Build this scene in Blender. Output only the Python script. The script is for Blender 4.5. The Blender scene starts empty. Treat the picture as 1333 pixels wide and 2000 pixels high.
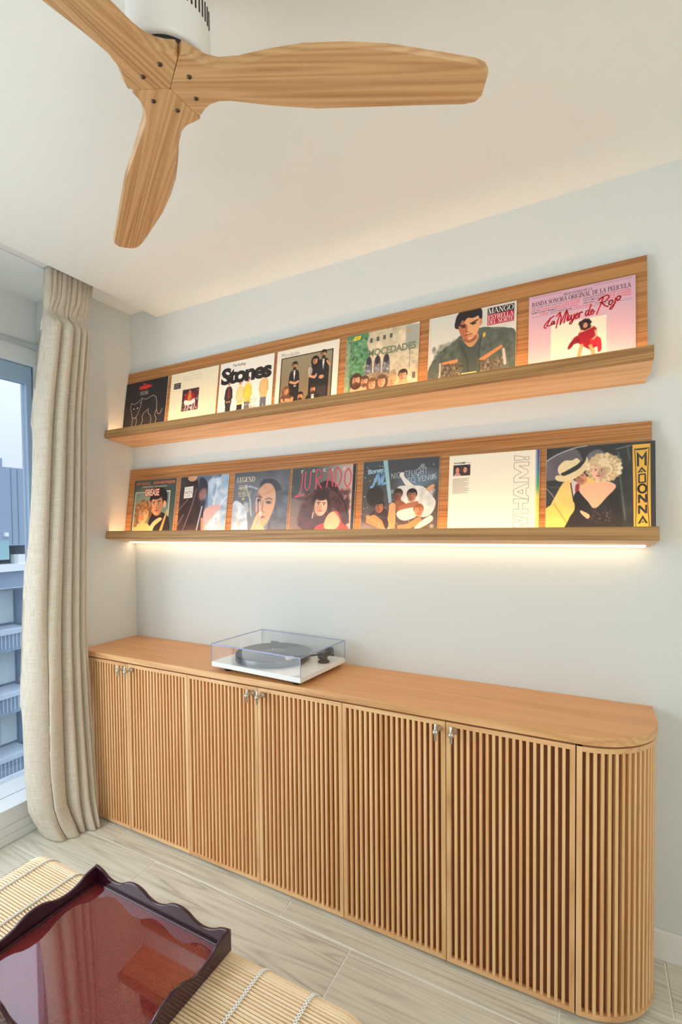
import bpy, bmesh, math, random
import numpy as np
from mathutils import Vector, Matrix, Euler

random.seed(7)
RNG = np.random.default_rng(11)
S = bpy.context.scene
COL = S.collection

# ------------------------------------------------------------------ camera
cam_d = bpy.data.cameras.new('camera')
cam = bpy.data.objects.new('camera', cam_d)
COL.objects.link(cam)
S.camera = cam
_y, _t, _r = math.radians(28.5798), math.radians(-1.6636), math.radians(-0.6327)
_fw = Vector((-math.sin(_y)*math.cos(_t), math.cos(_y)*math.cos(_t), math.sin(_t)))
_ri = Vector((math.cos(_y), math.sin(_y), 0))
_up = _ri.cross(_fw)
_R = _ri*math.cos(_r) + _up*math.sin(_r)
_U = -_ri*math.sin(_r) + _up*math.cos(_r)
cam.matrix_world = Matrix(((_R.x, _U.x, -_fw.x, 2.2308), (_R.y, _U.y, -_fw.y, -1.8852), (_R.z, _U.z, -_fw.z, 1.4189), (0, 0, 0, 1)))
cam_d.sensor_width = 36
cam_d.lens = 955.174*36/2000
cam_d.shift_x = 0.0160
cam_d.shift_y = 0.0283
cam_d.clip_start = 0.02
cam_d.clip_end = 200

# ------------------------------------------------------------------ light and exposure
W = bpy.data.worlds.new('world')
S.world = W
W.use_nodes = True
_nt = W.node_tree
_bg = _nt.nodes['Background']
# overcast sky, brighter towards the zenith (1 + 2 sin of the elevation), over a pale ground
_tc = _nt.nodes.new('ShaderNodeTexCoord')
_sx = _nt.nodes.new('ShaderNodeSeparateXYZ')
_mr = _nt.nodes.new('ShaderNodeMapRange')
_mr.inputs['From Min'].default_value, _mr.inputs['From Max'].default_value = 0.0, 1.0
_mr.inputs['To Min'].default_value, _mr.inputs['To Max'].default_value = 1.9, 5.7
_nt.links.new(_tc.outputs['Generated'], _sx.inputs[0])
_nt.links.new(_sx.outputs['Z'], _mr.inputs['Value'])
_nt.links.new(_mr.outputs[0], _bg.inputs[1])
_bg.inputs[0].default_value = (0.76, 0.79, 0.86, 1)
S.view_settings.view_transform = 'Standard'
S.view_settings.look = 'None'
S.view_settings.gamma = 1.0
S.view_settings.use_curve_mapping = False
S.view_settings.exposure = 0.0

def area_light(name, loc, rot, sx, sy, power, col):
    d = bpy.data.lights.new(name, 'AREA')
    d.shape = 'RECTANGLE'
    d.size, d.size_y, d.energy, d.color = sx, sy, power, col
    o = bpy.data.objects.new(name, d)
    o.location, o.rotation_euler = loc, rot
    COL.objects.link(o)
    return o

# added fill light behind the camera; the wall there has no window
area_light('rear_fill', (1.7, -4.4, 0.95), (math.radians(115), 0, 0), 3.4, 1.8, 6, (0.86, 0.95, 1.0))
# added warm fill light on the right side of the room, beside the camera
_pl = bpy.data.lights.new('warm_fill', 'POINT')
_pl.energy, _pl.color, _pl.shadow_soft_size = 34, (1.0, 0.91, 0.80), 0.22
_po = bpy.data.objects.new('warm_fill', _pl)
_po.location = (3.3, -2.1, 1.75)
COL.objects.link(_po)
# added area light inside the room, boosting daylight from the sliding door's far half
area_light('door_daylight_boost', (0.02, -1.95, 1.15), (0, math.radians(-76), math.radians(28)), 2.0, 1.4, 33, (0.90, 0.97, 1.0))

# ------------------------------------------------------------------ helpers
def lin(c):
    return tuple(((x/12.92) if x <= 0.04045 else ((x+0.055)/1.055)**2.4) for x in c)

def rgb(r, g, b):
    return lin((r/255, g/255, b/255))

def obj(name, data, mat=None, parent=None, loc=None, rot=None):
    if isinstance(data, bmesh.types.BMesh):
        me = bpy.data.meshes.new(name)
        data.normal_update()
        data.to_mesh(me)
        data.free()
    else:
        me = data
    if mat is not None and len(me.materials) == 0:
        for m in (mat if isinstance(mat, (list, tuple)) else [mat]):
            me.materials.append(m)
    o = bpy.data.objects.new(name, me)
    COL.objects.link(o)
    if parent: o.parent = parent
    if loc: o.location = loc
    if rot: o.rotation_euler = rot
    return o

def empty(name, loc=(0, 0, 0), rot=(0, 0, 0), parent=None):
    o = bpy.data.objects.new(name, None)
    o.empty_display_size = 0.05
    o.location, o.rotation_euler = loc, rot
    COL.objects.link(o)
    if parent: o.parent = parent
    return o

def tag(o, label, cat, group=None):
    o['label'] = label
    o['category'] = cat
    if group: o['group'] = group
    return o

def struct(o):
    o['kind'] = 'structure'
    return o

def box(bm, x0, x1, y0, y1, z0, z1, bev=0, mi=0, seg=2):
    vs = [bm.verts.new((x, y, z)) for z in (z0, z1) for y in (y0, y1) for x in (x0, x1)]
    fs = [bm.faces.new([vs[i] for i in q]) for q in ((0, 2, 3, 1), (4, 5, 7, 6), (0, 1, 5, 4), (2, 6, 7, 3), (0, 4, 6, 2), (1, 3, 7, 5))]
    for f in fs: f.material_index = mi
    if bev:
        es = list({e for f in fs for e in f.edges})
        r = bmesh.ops.bevel(bm, geom=es, offset=bev, segments=seg, affect='EDGES', profile=0.5)
        for f in r['faces']: f.material_index = mi
    return fs

def bxm(x0, x1, y0, y1, z0, z1, bev=0):
    bm = bmesh.new()
    box(bm, x0, x1, y0, y1, z0, z1, bev)
    return bm

def prism(bm, pts, d, mi=0):
    """pts: loop of 3d points, d: extrusion vector"""
    a = [bm.verts.new(p) for p in pts]
    b = [bm.verts.new(Vector(p)+Vector(d)) for p in pts]
    n = len(pts)
    fs = [bm.faces.new(a[::-1]), bm.faces.new(b)]
    for i in range(n):
        fs.append(bm.faces.new((a[i], a[(i+1) % n], b[(i+1) % n], b[i])))
    for f in fs: f.material_index = mi
    bmesh.ops.recalc_face_normals(bm, faces=fs)
    return fs

def lathe(bm, prof, seg=32, c=(0, 0, 0), axis='z', smooth=True, mi=0):
    rings = []
    for r, h in prof:
        ring = []
        for i in range(seg):
            a = 2*math.pi*i/seg
            p = (r*math.cos(a), r*math.sin(a), h)
            if axis == 'y': p = (p[0], -p[2], p[1])
            if axis == 'x': p = (p[2], p[0], p[1])
            ring.append(bm.verts.new((p[0]+c[0], p[1]+c[1], p[2]+c[2])))
        rings.append(ring)
    fs = []
    for a, b in zip(rings, rings[1:]):
        for i in range(seg):
            fs.append(bm.faces.new((a[i], a[(i+1) % seg], b[(i+1) % seg], b[i])))
    for ring, rev in ((rings[0], True), (rings[-1], False)):
        fs.append(bm.faces.new(ring[::-1] if rev else ring))
    for f in fs:
        f.smooth = smooth and len(f.verts) == 4
        f.material_index = mi
    bmesh.ops.recalc_face_normals(bm, faces=fs)
    return fs

def tube(bm, pts, r, seg=8):
    rings = []
    pts = [Vector(p) for p in pts]
    for i, p in enumerate(pts):
        d = (pts[min(i+1, len(pts)-1)] - pts[max(i-1, 0)]).normalized()
        u = d.orthogonal().normalized() if abs(d.z) > 0.9 else d.cross(Vector((0, 0, 1))).normalized()
        w = d.cross(u)
        rr = r[i] if isinstance(r, (list, tuple)) else r
        rings.append([bm.verts.new(p + u*rr*math.cos(2*math.pi*k/seg) + w*rr*math.sin(2*math.pi*k/seg)) for k in range(seg)])
    fs = []
    for a, b in zip(rings, rings[1:]):
        for i in range(seg):
            fs.append(bm.faces.new((a[i], a[(i+1) % seg], b[(i+1) % seg], b[i])))
    fs += [bm.faces.new(rings[0][::-1]), bm.faces.new(rings[-1])]
    for f in fs: f.smooth = len(f.verts) == 4
    bmesh.ops.recalc_face_normals(bm, faces=fs)

def sm(o):
    for p in o.data.polygons: p.use_smooth = True
    return o

# ------------------------------------------------------------------ materials
def new_mat(name):
    m = bpy.data.materials.new(name)
    m.use_nodes = True
    nt = m.node_tree
    return m, nt, nt.nodes['Principled BSDF'], nt.nodes['Material Output']

def N(nt, typ, **kw):
    n = nt.nodes.new(typ)
    for k, v in kw.items():
        if k[0] == '_': setattr(n, k[1:], v)
        else: n.inputs[k].default_value = v
    return n

def L(nt, a, b): nt.links.new(a, b)

def plain(name, col, rough=0.5, metal=0.0, coat=0.0, bump=0.0, bscale=200, var=0.0, spec=0.5):
    m, nt, p, out = new_mat(name)
    tc = N(nt, 'ShaderNodeTexCoord')
    no = N(nt, 'ShaderNodeTexNoise', Scale=bscale*0.15, Detail=3.0)
    L(nt, tc.outputs['Object'], no.inputs['Vector'])
    mx = N(nt, 'ShaderNodeMix', _data_type='RGBA')
    a = tuple(max(0, c*(1-max(var, 0.015))) for c in col); b = tuple(min(1, c*(1+max(var, 0.015))) for c in col)
    L(nt, no.outputs[0], mx.inputs[0])
    mx.inputs[6].default_value = (*a, 1); mx.inputs[7].default_value = (*b, 1)
    L(nt, mx.outputs[2], p.inputs['Base Color'])
    p.inputs['Roughness'].default_value = rough
    p.inputs['Metallic'].default_value = metal
    p.inputs['Coat Weight'].default_value = coat
    p.inputs['Coat Roughness'].default_value = 0.04
    p.inputs['Specular IOR Level'].default_value = spec
    if bump:
        n2 = N(nt, 'ShaderNodeTexNoise', Scale=float(bscale), Detail=4.0)
        L(nt, tc.outputs['Object'], n2.inputs['Vector'])
        bp = N(nt, 'ShaderNodeBump', Strength=bump, Distance=0.002)
        L(nt, n2.outputs[0], bp.inputs['Height'])
        L(nt, bp.outputs[0], p.inputs['Normal'])
    return m

def wood(name, light, mid, dark, axis='x', rings=1.0, fibre=1.0, rough=0.45, rnd=0.10, ring_w=0.5, along=1.0, coat=0.0):
    m, nt, p, out = new_mat(name)
    tc = N(nt, 'ShaderNodeTexCoord')
    oi = N(nt, 'ShaderNodeObjectInfo')
    cx = N(nt, 'ShaderNodeCombineXYZ')
    for i, k in enumerate((37.0, 53.0, 71.0)):
        mu = N(nt, 'ShaderNodeMath', _operation='MULTIPLY'); L(nt, oi.outputs['Random'], mu.inputs[0]); mu.inputs[1].default_value = k
        L(nt, mu.outputs[0], cx.inputs[i])
    def mapped(al, ac):
        mp = N(nt, 'ShaderNodeMapping')
        s = [ac, ac, ac]; s['xyz'.index(axis)] = al
        mp.inputs['Scale'].default_value = s
        L(nt, tc.outputs['Object'], mp.inputs['Vector']); L(nt, cx.outputs[0], mp.inputs['Location'])
        return mp.outputs[0]
    nA = N(nt, 'ShaderNodeTexNoise', Scale=1.0, Detail=1.5, Roughness=0.45)
    L(nt, mapped(0.55*along, 7.0*rings), nA.inputs['Vector'])
    mu = N(nt, 'ShaderNodeMath', _operation='MULTIPLY'); L(nt, nA.outputs[0], mu.inputs[0]); mu.inputs[1].default_value = 11.0
    pp = N(nt, 'ShaderNodeMath', _operation='PINGPONG'); L(nt, mu.outputs[0], pp.inputs[0]); pp.inputs[1].default_value = 0.5
    nB = N(nt, 'ShaderNodeTexNoise', Scale=1.0, Detail=3.0, Roughness=0.65)
    L(nt, mapped(4.0*along, 190.0*fibre), nB.inputs['Vector'])
    nC = N(nt, 'ShaderNodeTexNoise', Scale=1.0, Detail=2.0)
    L(nt, mapped(1.2*along, 12.0), nC.inputs['Vector'])
    a = N(nt, 'ShaderNodeMath', _operation='MULTIPLY_ADD'); L(nt, pp.outputs[0], a.inputs[0]); a.inputs[1].default_value = ring_w*1.3
    b = N(nt, 'ShaderNodeMath', _operation='MULTIPLY'); L(nt, nB.outputs[0], b.inputs[0]); b.inputs[1].default_value = 0.55
    L(nt, b.outputs[0], a.inputs[2])
    c = N(nt, 'ShaderNodeMath', _operation='MULTIPLY_ADD'); L(nt, nC.outputs[0], c.inputs[0]); c.inputs[1].default_value = 0.5; L(nt, a.outputs[0], c.inputs[2])
    d = N(nt, 'ShaderNodeMath', _operation='MULTIPLY_ADD'); L(nt, oi.outputs['Random'], d.inputs[0]); d.inputs[1].default_value = rnd*2; L(nt, c.outputs[0], d.inputs[2])
    cr = N(nt, 'ShaderNodeValToRGB')
    e = cr.color_ramp.elements
    e[0].position, e[0].color = 0.30, (*dark, 1)
    e[1].position, e[1].color = 1.0, (*light, 1)
    k = e.new(0.62); k.color = (*mid, 1)
    L(nt, d.outputs[0], cr.inputs[0])
    L(nt, cr.outputs[0], p.inputs['Base Color'])
    p.inputs['Roughness'].default_value = rough
    p.inputs['Coat Weight'].default_value = coat
    p.inputs['Coat Roughness'].default_value = 0.25
    bp = N(nt, 'ShaderNodeBump', Strength=0.25, Distance=0.0006)
    L(nt, nB.outputs[0], bp.inputs['Height']); L(nt, bp.outputs[0], p.inputs['Normal'])
    return m

def emis(name, col, st):
    m, nt, p, out = new_mat(name)
    p.inputs['Base Color'].default_value = (*col, 1)
    p.inputs['Emission Color'].default_value = (*col, 1)
    p.inputs['Emission Strength'].default_value = st
    return m

def clear(name, tint, rough=0.02, f0=0.06, bump=0, bscale=8.0, gain=0.9):
    """thin clear sheet: see-through with a mirror share that grows towards grazing angles, the same from both sides"""
    m, nt, p, out = new_mat(name)
    nt.nodes.remove(p)
    tr = N(nt, 'ShaderNodeBsdfTransparent', Color=(*tint, 1))
    gl = N(nt, 'ShaderNodeBsdfGlossy', Color=(1, 1, 1, 1), Roughness=rough)
    lw = N(nt, 'ShaderNodeLayerWeight', Blend=0.5)
    pw = N(nt, 'ShaderNodeMath', _operation='POWER'); pw.inputs[1].default_value = 4.0
    L(nt, lw.outputs['Facing'], pw.inputs[0])
    mu = N(nt, 'ShaderNodeMath', _operation='MULTIPLY_ADD', _use_clamp=True)
    L(nt, pw.outputs[0], mu.inputs[0]); mu.inputs[1].default_value = gain; mu.inputs[2].default_value = f0
    mx = N(nt, 'ShaderNodeMixShader')
    L(nt, mu.outputs[0], mx.inputs[0]); L(nt, tr.outputs[0], mx.inputs[1]); L(nt, gl.outputs[0], mx.inputs[2])
    L(nt, mx.outputs[0], out.inputs[0])
    if bump:
        tc = N(nt, 'ShaderNodeTexCoord')
        no = N(nt, 'ShaderNodeTexNoise', Scale=bscale, Detail=3.0, Distortion=1.5)
        L(nt, tc.outputs['Object'], no.inputs['Vector'])
        bp = N(nt, 'ShaderNodeBump', Strength=bump, Distance=0.01)
        L(nt, no.outputs[0], bp.inputs['Height'])
        L(nt, bp.outputs[0], gl.inputs['Normal'])
    return m

M = {}
M['wall'] = plain('wall_paint', rgb(218, 223, 222), 0.85, bump=0.05, bscale=350)
M['ceil'] = plain('ceiling_paint', rgb(240, 243, 238), 0.9, bump=0.03, bscale=300)
M['white'] = plain('white_lacquer', rgb(236, 236, 234), 0.35)
M['pvc'] = plain('white_window_profile', rgb(238, 240, 240), 0.3)
M['alu'] = plain('blue_grey_aluminium', rgb(170, 195, 222), 0.35)
M['alu_d'] = plain('dark_blue_grey_aluminium', rgb(120, 145, 185), 0.4)
M['grout'] = plain('pale_grout', rgb(244, 243, 238), 0.9)
OL, OM, OD = rgb(240, 196, 144), rgb(222, 170, 116), rgb(176, 122, 74)
M['oak_x'] = wood('oak_grain_along_length', OL, OM, OD, 'x', 1.0)
M['oak_z'] = wood('oak_grain_upright', OL, OM, OD, 'z', 1.0)
M['oak_top'] = wood('oak_veneer_top', rgb(230, 176, 120), rgb(220, 162, 106), rgb(198, 138, 84), 'x', 0.8, 1.0, 0.38, 0.02, 0.2)
M['oak_board'] = wood('oak_shelf_board', rgb(188, 136, 82), rgb(158, 106, 58), rgb(100, 62, 32), 'x', 3.4, 1.0, 0.5, 0.04, 0.6, 0.5)
M['oak_lip'] = wood('oak_front_lip', rgb(192, 150, 98), rgb(164, 120, 72), rgb(108, 72, 42), 'x', 3.4, 1.0, 0.5, 0.04, 0.6, 0.5)
M['oak_slat'] = wood('oak_slat', rgb(250, 206, 154), rgb(234, 180, 124), rgb(190, 130, 78), 'z', 2.0, 1.0, 0.5, 0.14, 0.3)
M['oak_back'] = wood('oak_backing_shaded', rgb(150, 100, 60), rgb(132, 84, 48), rgb(104, 64, 36), 'z', 2.0, 1.0, 0.6, 0.03, 0.3)  # same oak darkened: shade between the slats is put into the colour
M['dark'] = plain('dark_gap', rgb(48, 34, 24), 0.8)
M['fan_wood'] = wood('fan_blade_wood', rgb(212, 170, 122), rgb(190, 144, 96), rgb(138, 96, 58), 'x', 3.4, 0.7, 0.42, 0.05, 0.65, 0.7)
M['steel'] = plain('brushed_steel', rgb(205, 203, 200), 0.28, metal=1.0)
M['bronze'] = plain('dark_bronze_screw', rgb(95, 78, 60), 0.3, metal=0.9)
M['black'] = plain('black_plastic', rgb(28, 28, 30), 0.35)
M['vinyl'] = plain('black_vinyl', rgb(34, 34, 38), 0.28)
M['rim'] = plain('platter_rim', rgb(84, 88, 90), 0.25, metal=0.6)
M['acrylic'] = clear('clear_acrylic', (0.975, 0.985, 0.99), 0.02, 0.06, gain=0.7)
M['acr_edge'] = plain('acrylic_cut_edge', rgb(150, 160, 205), 0.15)
M['sleeve'] = clear('plastic_record_sleeve', (0.985, 0.99, 0.992), 0.12, 0.022, bump=0.25, bscale=7.0, gain=0.6)
M['glass'] = clear('window_glass', (0.66, 0.70, 0.74), 0.0, 0.04)
M['guard'] = clear('guard_glass', (0.95, 0.97, 0.98), 0.0, 0.04)
M['card'] = plain('album_card', rgb(214, 206, 190), 0.7)
M['led'] = emis('warm_led_strip', (1.0, 0.64, 0.32), 52.0)

def print_mat():
    m, nt, p, out = new_mat('printed_cover')
    at = N(nt, 'ShaderNodeVertexColor'); at.layer_name = 'ink'
    L(nt, at.outputs[0], p.inputs['Base Color'])
    p.inputs['Roughness'].default_value = 0.42
    p.inputs['Specular IOR Level'].default_value = 0.35
    return m
M['print'] = print_mat()
_ink = {}
def ink(col):
    k = tuple(int(c) for c in col)
    if k not in _ink:
        _ink[k] = plain('ink_%02x%02x%02x' % k, rgb(*k), 0.45)
    return _ink[k]

def tile_mat():
    m = wood('wood_look_porcelain', rgb(226, 223, 208), rgb(210, 206, 190), rgb(160, 152, 136), 'x', 2.0, 0.8, 0.42, 0.04, 0.7, 1.3)
    return m
M['tile'] = tile_mat()

def lacquer():
    m, nt, p, out = new_mat('burgundy_lacquer')
    tc = N(nt, 'ShaderNodeTexCoord')
    vo = N(nt, 'ShaderNodeTexNoise', Scale=900.0, Detail=1.0)
    L(nt, tc.outputs['Object'], vo.inputs['Vector'])
    cr = N(nt, 'ShaderNodeValToRGB'); e = cr.color_ramp.elements
    e[0].position, e[0].color = 0.5, (*rgb(112, 30, 34), 1)
    e[1].position, e[1].color = 0.78, (*rgb(146, 60, 58), 1)
    L(nt, vo.outputs[0], cr.inputs[0]); L(nt, cr.outputs[0], p.inputs['Base Color'])
    p.inputs['Roughness'].default_value = 0.10
    p.inputs['Specular IOR Level'].default_value = 0.3
    p.inputs['Coat Weight'].default_value = 1.0
    p.inputs['Coat Roughness'].default_value = 0.02
    p.inputs['Coat IOR'].default_value = 2.15
    return m
M['lacquer'] = lacquer()
M['lacquer_d'] = plain('dark_burgundy_lacquer', rgb(56, 18, 32), 0.15, coat=0.6, spec=0.3)
M['bamboo'] = wood('bamboo_slat', rgb(252, 234, 202), rgb(244, 220, 182), rgb(222, 188, 142), 'x', 2.0, 0.8, 0.42, 0.12, 0.2)
M['bamboo_base'] = plain('ottoman_cloth', rgb(150, 92, 46), 0.9)
M['cord'] = plain('pale_cord', rgb(250, 251, 248), 0.85)

def linen():
    m, nt, p, out = new_mat('linen')
    tc = N(nt, 'ShaderNodeTexCoord')
    def thread(sc):
        mp = N(nt, 'ShaderNodeMapping'); mp.inputs['Scale'].default_value = sc
        L(nt, tc.outputs['UV'], mp.inputs['Vector'])
        n = N(nt, 'ShaderNodeTexNoise', Scale=1.0, Detail=2.0); L(nt, mp.outputs[0], n.inputs['Vector']); return n.outputs[0]
    a, b = thread((7, 420, 1)), thread((260, 14, 1))
    ad = N(nt, 'ShaderNodeMath', _operation='ADD'); L(nt, a, ad.inputs[0]); L(nt, b, ad.inputs[1])
    cr = N(nt, 'ShaderNodeValToRGB'); e = cr.color_ramp.elements
    e[0].position, e[0].color = 0.48, (*rgb(204, 192, 174), 1)
    e[1].position, e[1].color = 1.0, (*rgb(242, 235, 222), 1)
    hf = N(nt, 'ShaderNodeMath', _operation='MULTIPLY'); L(nt, ad.outputs[0], hf.inputs[0]); hf.inputs[1].default_value = 0.72
    L(nt, hf.outputs[0], cr.inputs[0])
    L(nt, cr.outputs[0], p.inputs['Base Color'])
    p.inputs['Roughness'].default_value = 0.95
    p.inputs['Specular IOR Level'].default_value = 0.1
    bp = N(nt, 'ShaderNodeBump', Strength=0.35, Distance=0.0008); L(nt, ad.outputs[0], bp.inputs['Height']); L(nt, bp.outputs[0], p.inputs['Normal'])
    tl = N(nt, 'ShaderNodeBsdfTranslucent'); L(nt, cr.outputs[0], tl.inputs[0])
    mx = N(nt, 'ShaderNodeMixShader'); mx.inputs[0].default_value = 0.14
    L(nt, p.outputs[0], mx.inputs[1]); L(nt, tl.outputs[0], mx.inputs[2]); L(nt, mx.outputs[0], out.inputs[0])
    return m
M['linen'] = linen()

# ------------------------------------------------------------------ room shell
CEIL, SLOTZ, SLOTX, REV = 2.54, 2.593, 0.204, -0.345
struct(obj('wall_back', bxm(-0.45, 4.3, 0.0, 0.12, -0.05, 2.75), M['wall']))
struct(obj('wall_left', bxm(-0.45, 0.0, REV, 0.0, -0.05, SLOTZ), M['wall']))
struct(obj('wall_left_far', bxm(-0.45, 0.0, -4.6, -2.75, -0.05, SLOTZ), M['wall'])).name = 'wall_left.001'
bm = bmesh.new()
box(bm, SLOTX, 4.3, -4.6, 0.0, CEIL, 2.75)
struct(obj('ceiling', bm, M['ceil']))
struct(obj('trim_1', bxm(-0.45, SLOTX, -4.6, 0.0, SLOTZ, 2.75), M['ceil']))
# curtain track in the slot
bm = bmesh.new()
box(bm, 0.085, 0.195, -2.6, -0.30, SLOTZ-0.009, SLOTZ, 0.0015)
box(bm, 0.080, 0.086, -2.6, -0.30, SLOTZ-0.013, SLOTZ)
tag(obj('curtain_track', bm, M['white']), 'white aluminium curtain track along the ceiling slot above the window', 'curtain track')
struct(obj('baseboard_back', bxm(0.0, 4.3, -0.013, 0.0, 0.0, 0.098, 0.003), M['white']))

struct(obj('wall_right', bxm(4.2, 4.3, -4.6, 0.0, -0.05, 2.75), M['wall']))
struct(obj('wall_front', bxm(-0.45, 4.3, -4.7, -4.6, -0.05, 2.75), M['wall']))
# floor of wood-look tiles, one object per plank
floor = struct(obj('floor', bxm(-0.45, 4.3, -4.6, 0.1, -0.06, -0.0025), M['grout']))
PL, PW, G = 0.92, 0.2195, 0.0052
bm = bmesh.new()
box(bm, G/2, PL-G/2, -PW+G/2, -G/2, -0.012, 0.0, 0.0012, seg=1)
plank_me = bpy.data.meshes.new('plank'); bm.to_mesh(plank_me); bm.free(); plank_me.materials.append(M['tile'])
row = 0
y = -0.0015
while y > -4.5:
    off = (0.607 if row % 2 == 0 else 0.316) - PL
    for k in range(0, 5):
        x0 = off + k*PL
        if x0 < -0.08:
            b2 = bmesh.new(); box(b2, -0.072, x0+PL-G/2, -PW+G/2, -G/2, -0.012, 0.0, 0.0012, seg=1)
            obj('floor_plank', b2, M['tile'], floor, (0, y, 0))
        elif x0 < 4.2:
            obj('floor_plank', plank_me, None, floor, (x0, y, 0))
    y -= PW; row += 1

# ------------------------------------------------------------------ window
win = struct(empty('window_1', (-0.29, -1.5, 0.0)))
def wpart(name, mat, *b, bev=0.003):
    bm = bmesh.new()
    for q in b: box(bm, q[0]+0.29, q[1]+0.29, q[2]+1.5, q[3]+1.5, q[4], q[5], bev)
    return obj(name, bm, mat, win)
Y0, Y1 = -2.75, REV
wpart('shutter_box', M['pvc'], (-0.45, -0.290, Y0, Y1, 2.372, SLOTZ), bev=0)
bm = bmesh.new()
tube(bm, [(0.0, Y0+1.5, 2.362), (0.0, Y1+1.5, 2.362)], 0.016, 12)
obj('shutter_box_bead', bm, M['pvc'], win)
wpart('frame_head', M['pvc'], (-0.40, -0.298, Y0, Y1, 2.264, 2.372))
wpart('frame_jamb', M['pvc'], (-0.40, -0.302, Y1-0.003, Y1, 0.0, 2.264), bev=0.0005)
wpart('threshold', M['pvc'], (-0.40, -0.19, Y0, Y1, 0.0, 0.150))
th = wpart('threshold_front', M['pvc'], (-0.19, -0.075, Y0, Y1, 0.085, 0.160), (-0.19, -0.0755, Y0, Y1, 0.043, 0.0835), (-0.19, -0.076, Y0, Y1, 0.0, 0.0415), bev=0.0015)
wpart('track_groove', M['alu_d'], (-0.20, -0.186, Y0, Y1, 0.10, 0.1575), bev=0)
wpart('leaf_rail', M['alu'], (-0.372, -0.325, Y0+0.02, Y1-0.012, 2.175, 2.262), (-0.372, -0.33, Y0+0.02, Y1-0.012, 0.10, 0.14))
wpart('leaf_stile', M['alu'], (-0.372, -0.33, Y1-0.0385, Y1-0.010, 0.10, 2.2), (-0.372, -0.33, -1.62, -1.55, 0.10, 2.2))
wpart('frame_channel', M['alu_d'], (-0.40, -0.335, Y1-0.010, Y1-0.003, 0.10, 2.264), (-0.40, -0.335, Y0, Y1-0.006, 2.235, 2.264), bev=0.001)
wpart('pane', M['glass'], (-0.353, -0.349, Y0+0.05, Y1-0.036, 0.13, 2.19), bev=0)
g = wpart('guard_glass', M['guard'], (-0.448, -0.440, Y0, Y1+0.02, 0.10, 1.11), bev=0)
wpart('guard_rail', M['pvc'], (-0.452, -0.436, Y0, Y1+0.02, 1.108, 1.116), (-0.452, -0.436, Y0, Y1+0.02, 0.115, 0.130), bev=0)

# ------------------------------------------------------------------ sideboard
SB = tag(empty('sideboard', (0.0, 0.0, 0.0)), 'long low oak sideboard with slatted doors and a rounded end, standing along the white wall', 'sideboard')
FY = -0.350          # front of the doors
X1, DW = 0.3465, 0.37
ZB, ZT, TOP = 0.012, 0.793, 0.826
RC, RX, RY = 0.208, 2.197, -0.142     # rounded end

def round_end(r, n=20):
    return [(RX + r*math.sin(a), RY - r*math.cos(a)) for a in [math.pi/2*i/n for i in range(n+1)]]

bm = bmesh.new()
pts = [(0.003, -0.002), (0.003, RY-0.212)] + round_end(0.212) + [(RX+0.212, -0.002)]
fs = prism(bm, [(x, y, 0.7995) for x, y in pts], (0, 0, TOP-0.7995))
es = [e for e in bm.edges if all(abs(v.co.z-TOP) < 1e-5 for v in e.verts) or all(abs(v.co.z-0.7995) < 1e-5 for v in e.verts)]
for f in bm.faces:
    if abs(f.normal.z) < 0.5: f.material_index = 1  # edge faces in paler oak: the light they catch is put into colour
bmesh.ops.bevel(bm, geom=es, offset=0.0012, segments=1, affect='EDGES')
obj('worktop', bm, (M['oak_top'], M['oak_x']), SB)
bm = bmesh.new()
pts = [(0.006, -0.004), (0.006, FY+0.022)] + round_end(RC-0.024) + [(RX+RC-0.024, -0.004)]
prism(bm, [(x, y, 0.0) for x, y in pts], (0, 0, 0.7995))
obj('carcass', bm, M['dark'], SB)

SW = 0.0142          # stile width
DT = 0.020           # door thickness
def frame_mesh(w, h):
    bm = bmesh.new()
    g = 0.0013
    a, b, c, d = g, w-g, 0.0, h
    for quad, mi in ((((a, c), (a+SW, c+SW), (a+SW, d-SW), (a, d)), 0), (((b, c), (b, d), (b-SW, d-SW), (b-SW, c+SW)), 0),
                     (((a, d), (a+SW, d-SW), (b-SW, d-SW), (b, d)), 1), (((a, c), (b, c), (b-SW, c+SW), (a+SW, c+SW)), 1)):
        prism(bm, [(x, 0.0, z) for x, z in quad], (0, DT, 0), mi)
    return bm
NSL = 17
PITCH = (DW - 2*SW - 0.0026 + 0.0086)/(NSL+1)
GAP = PITCH - 0.0086
slat_me = bpy.data.meshes.new('slat')
bm = bmesh.new(); box(bm, 0.0, 0.0086, 0.0015, 0.0145, 0.0, ZT-ZB-2*SW, 0.0006, seg=1); bm.to_mesh(slat_me); bm.free(); slat_me.materials.append(M['oak_slat'])
# T-bar handle
bm = bmesh.new()
lathe(bm, [(0.0115, 0.0), (0.0115, -0.004), (0.0075, -0.009), (0.0055, -0.014), (0.0055, -0.036), (0.004, -0.04)][::-1], 20, axis='z')
for v in bm.verts: v.co = Vector((v.co.x, v.co.z, v.co.y))
lathe(bm, [(0.002, -0.0085), (0.006, -0.0075), (0.0086, -0.004), (0.0095, 0.0), (0.0086, 0.004), (0.006, 0.0075), (0.002, 0.0085)], 20, c=(0, -0.038, 0))
lathe(bm, [(0.0032, -0.027), (0.0042, -0.0262), (0.0042, 0.0262), (0.0032, 0.027)], 16, c=(0, -0.038, 0))
bmesh.ops.recalc_face_normals(bm, faces=bm.faces[:])
handle_me = bpy.data.meshes.new('handle'); bm.to_mesh(handle_me); bm.free(); handle_me.materials.append(M['steel'])
for p in handle_me.polygons: p.use_smooth = len(p.vertices) == 4

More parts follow.
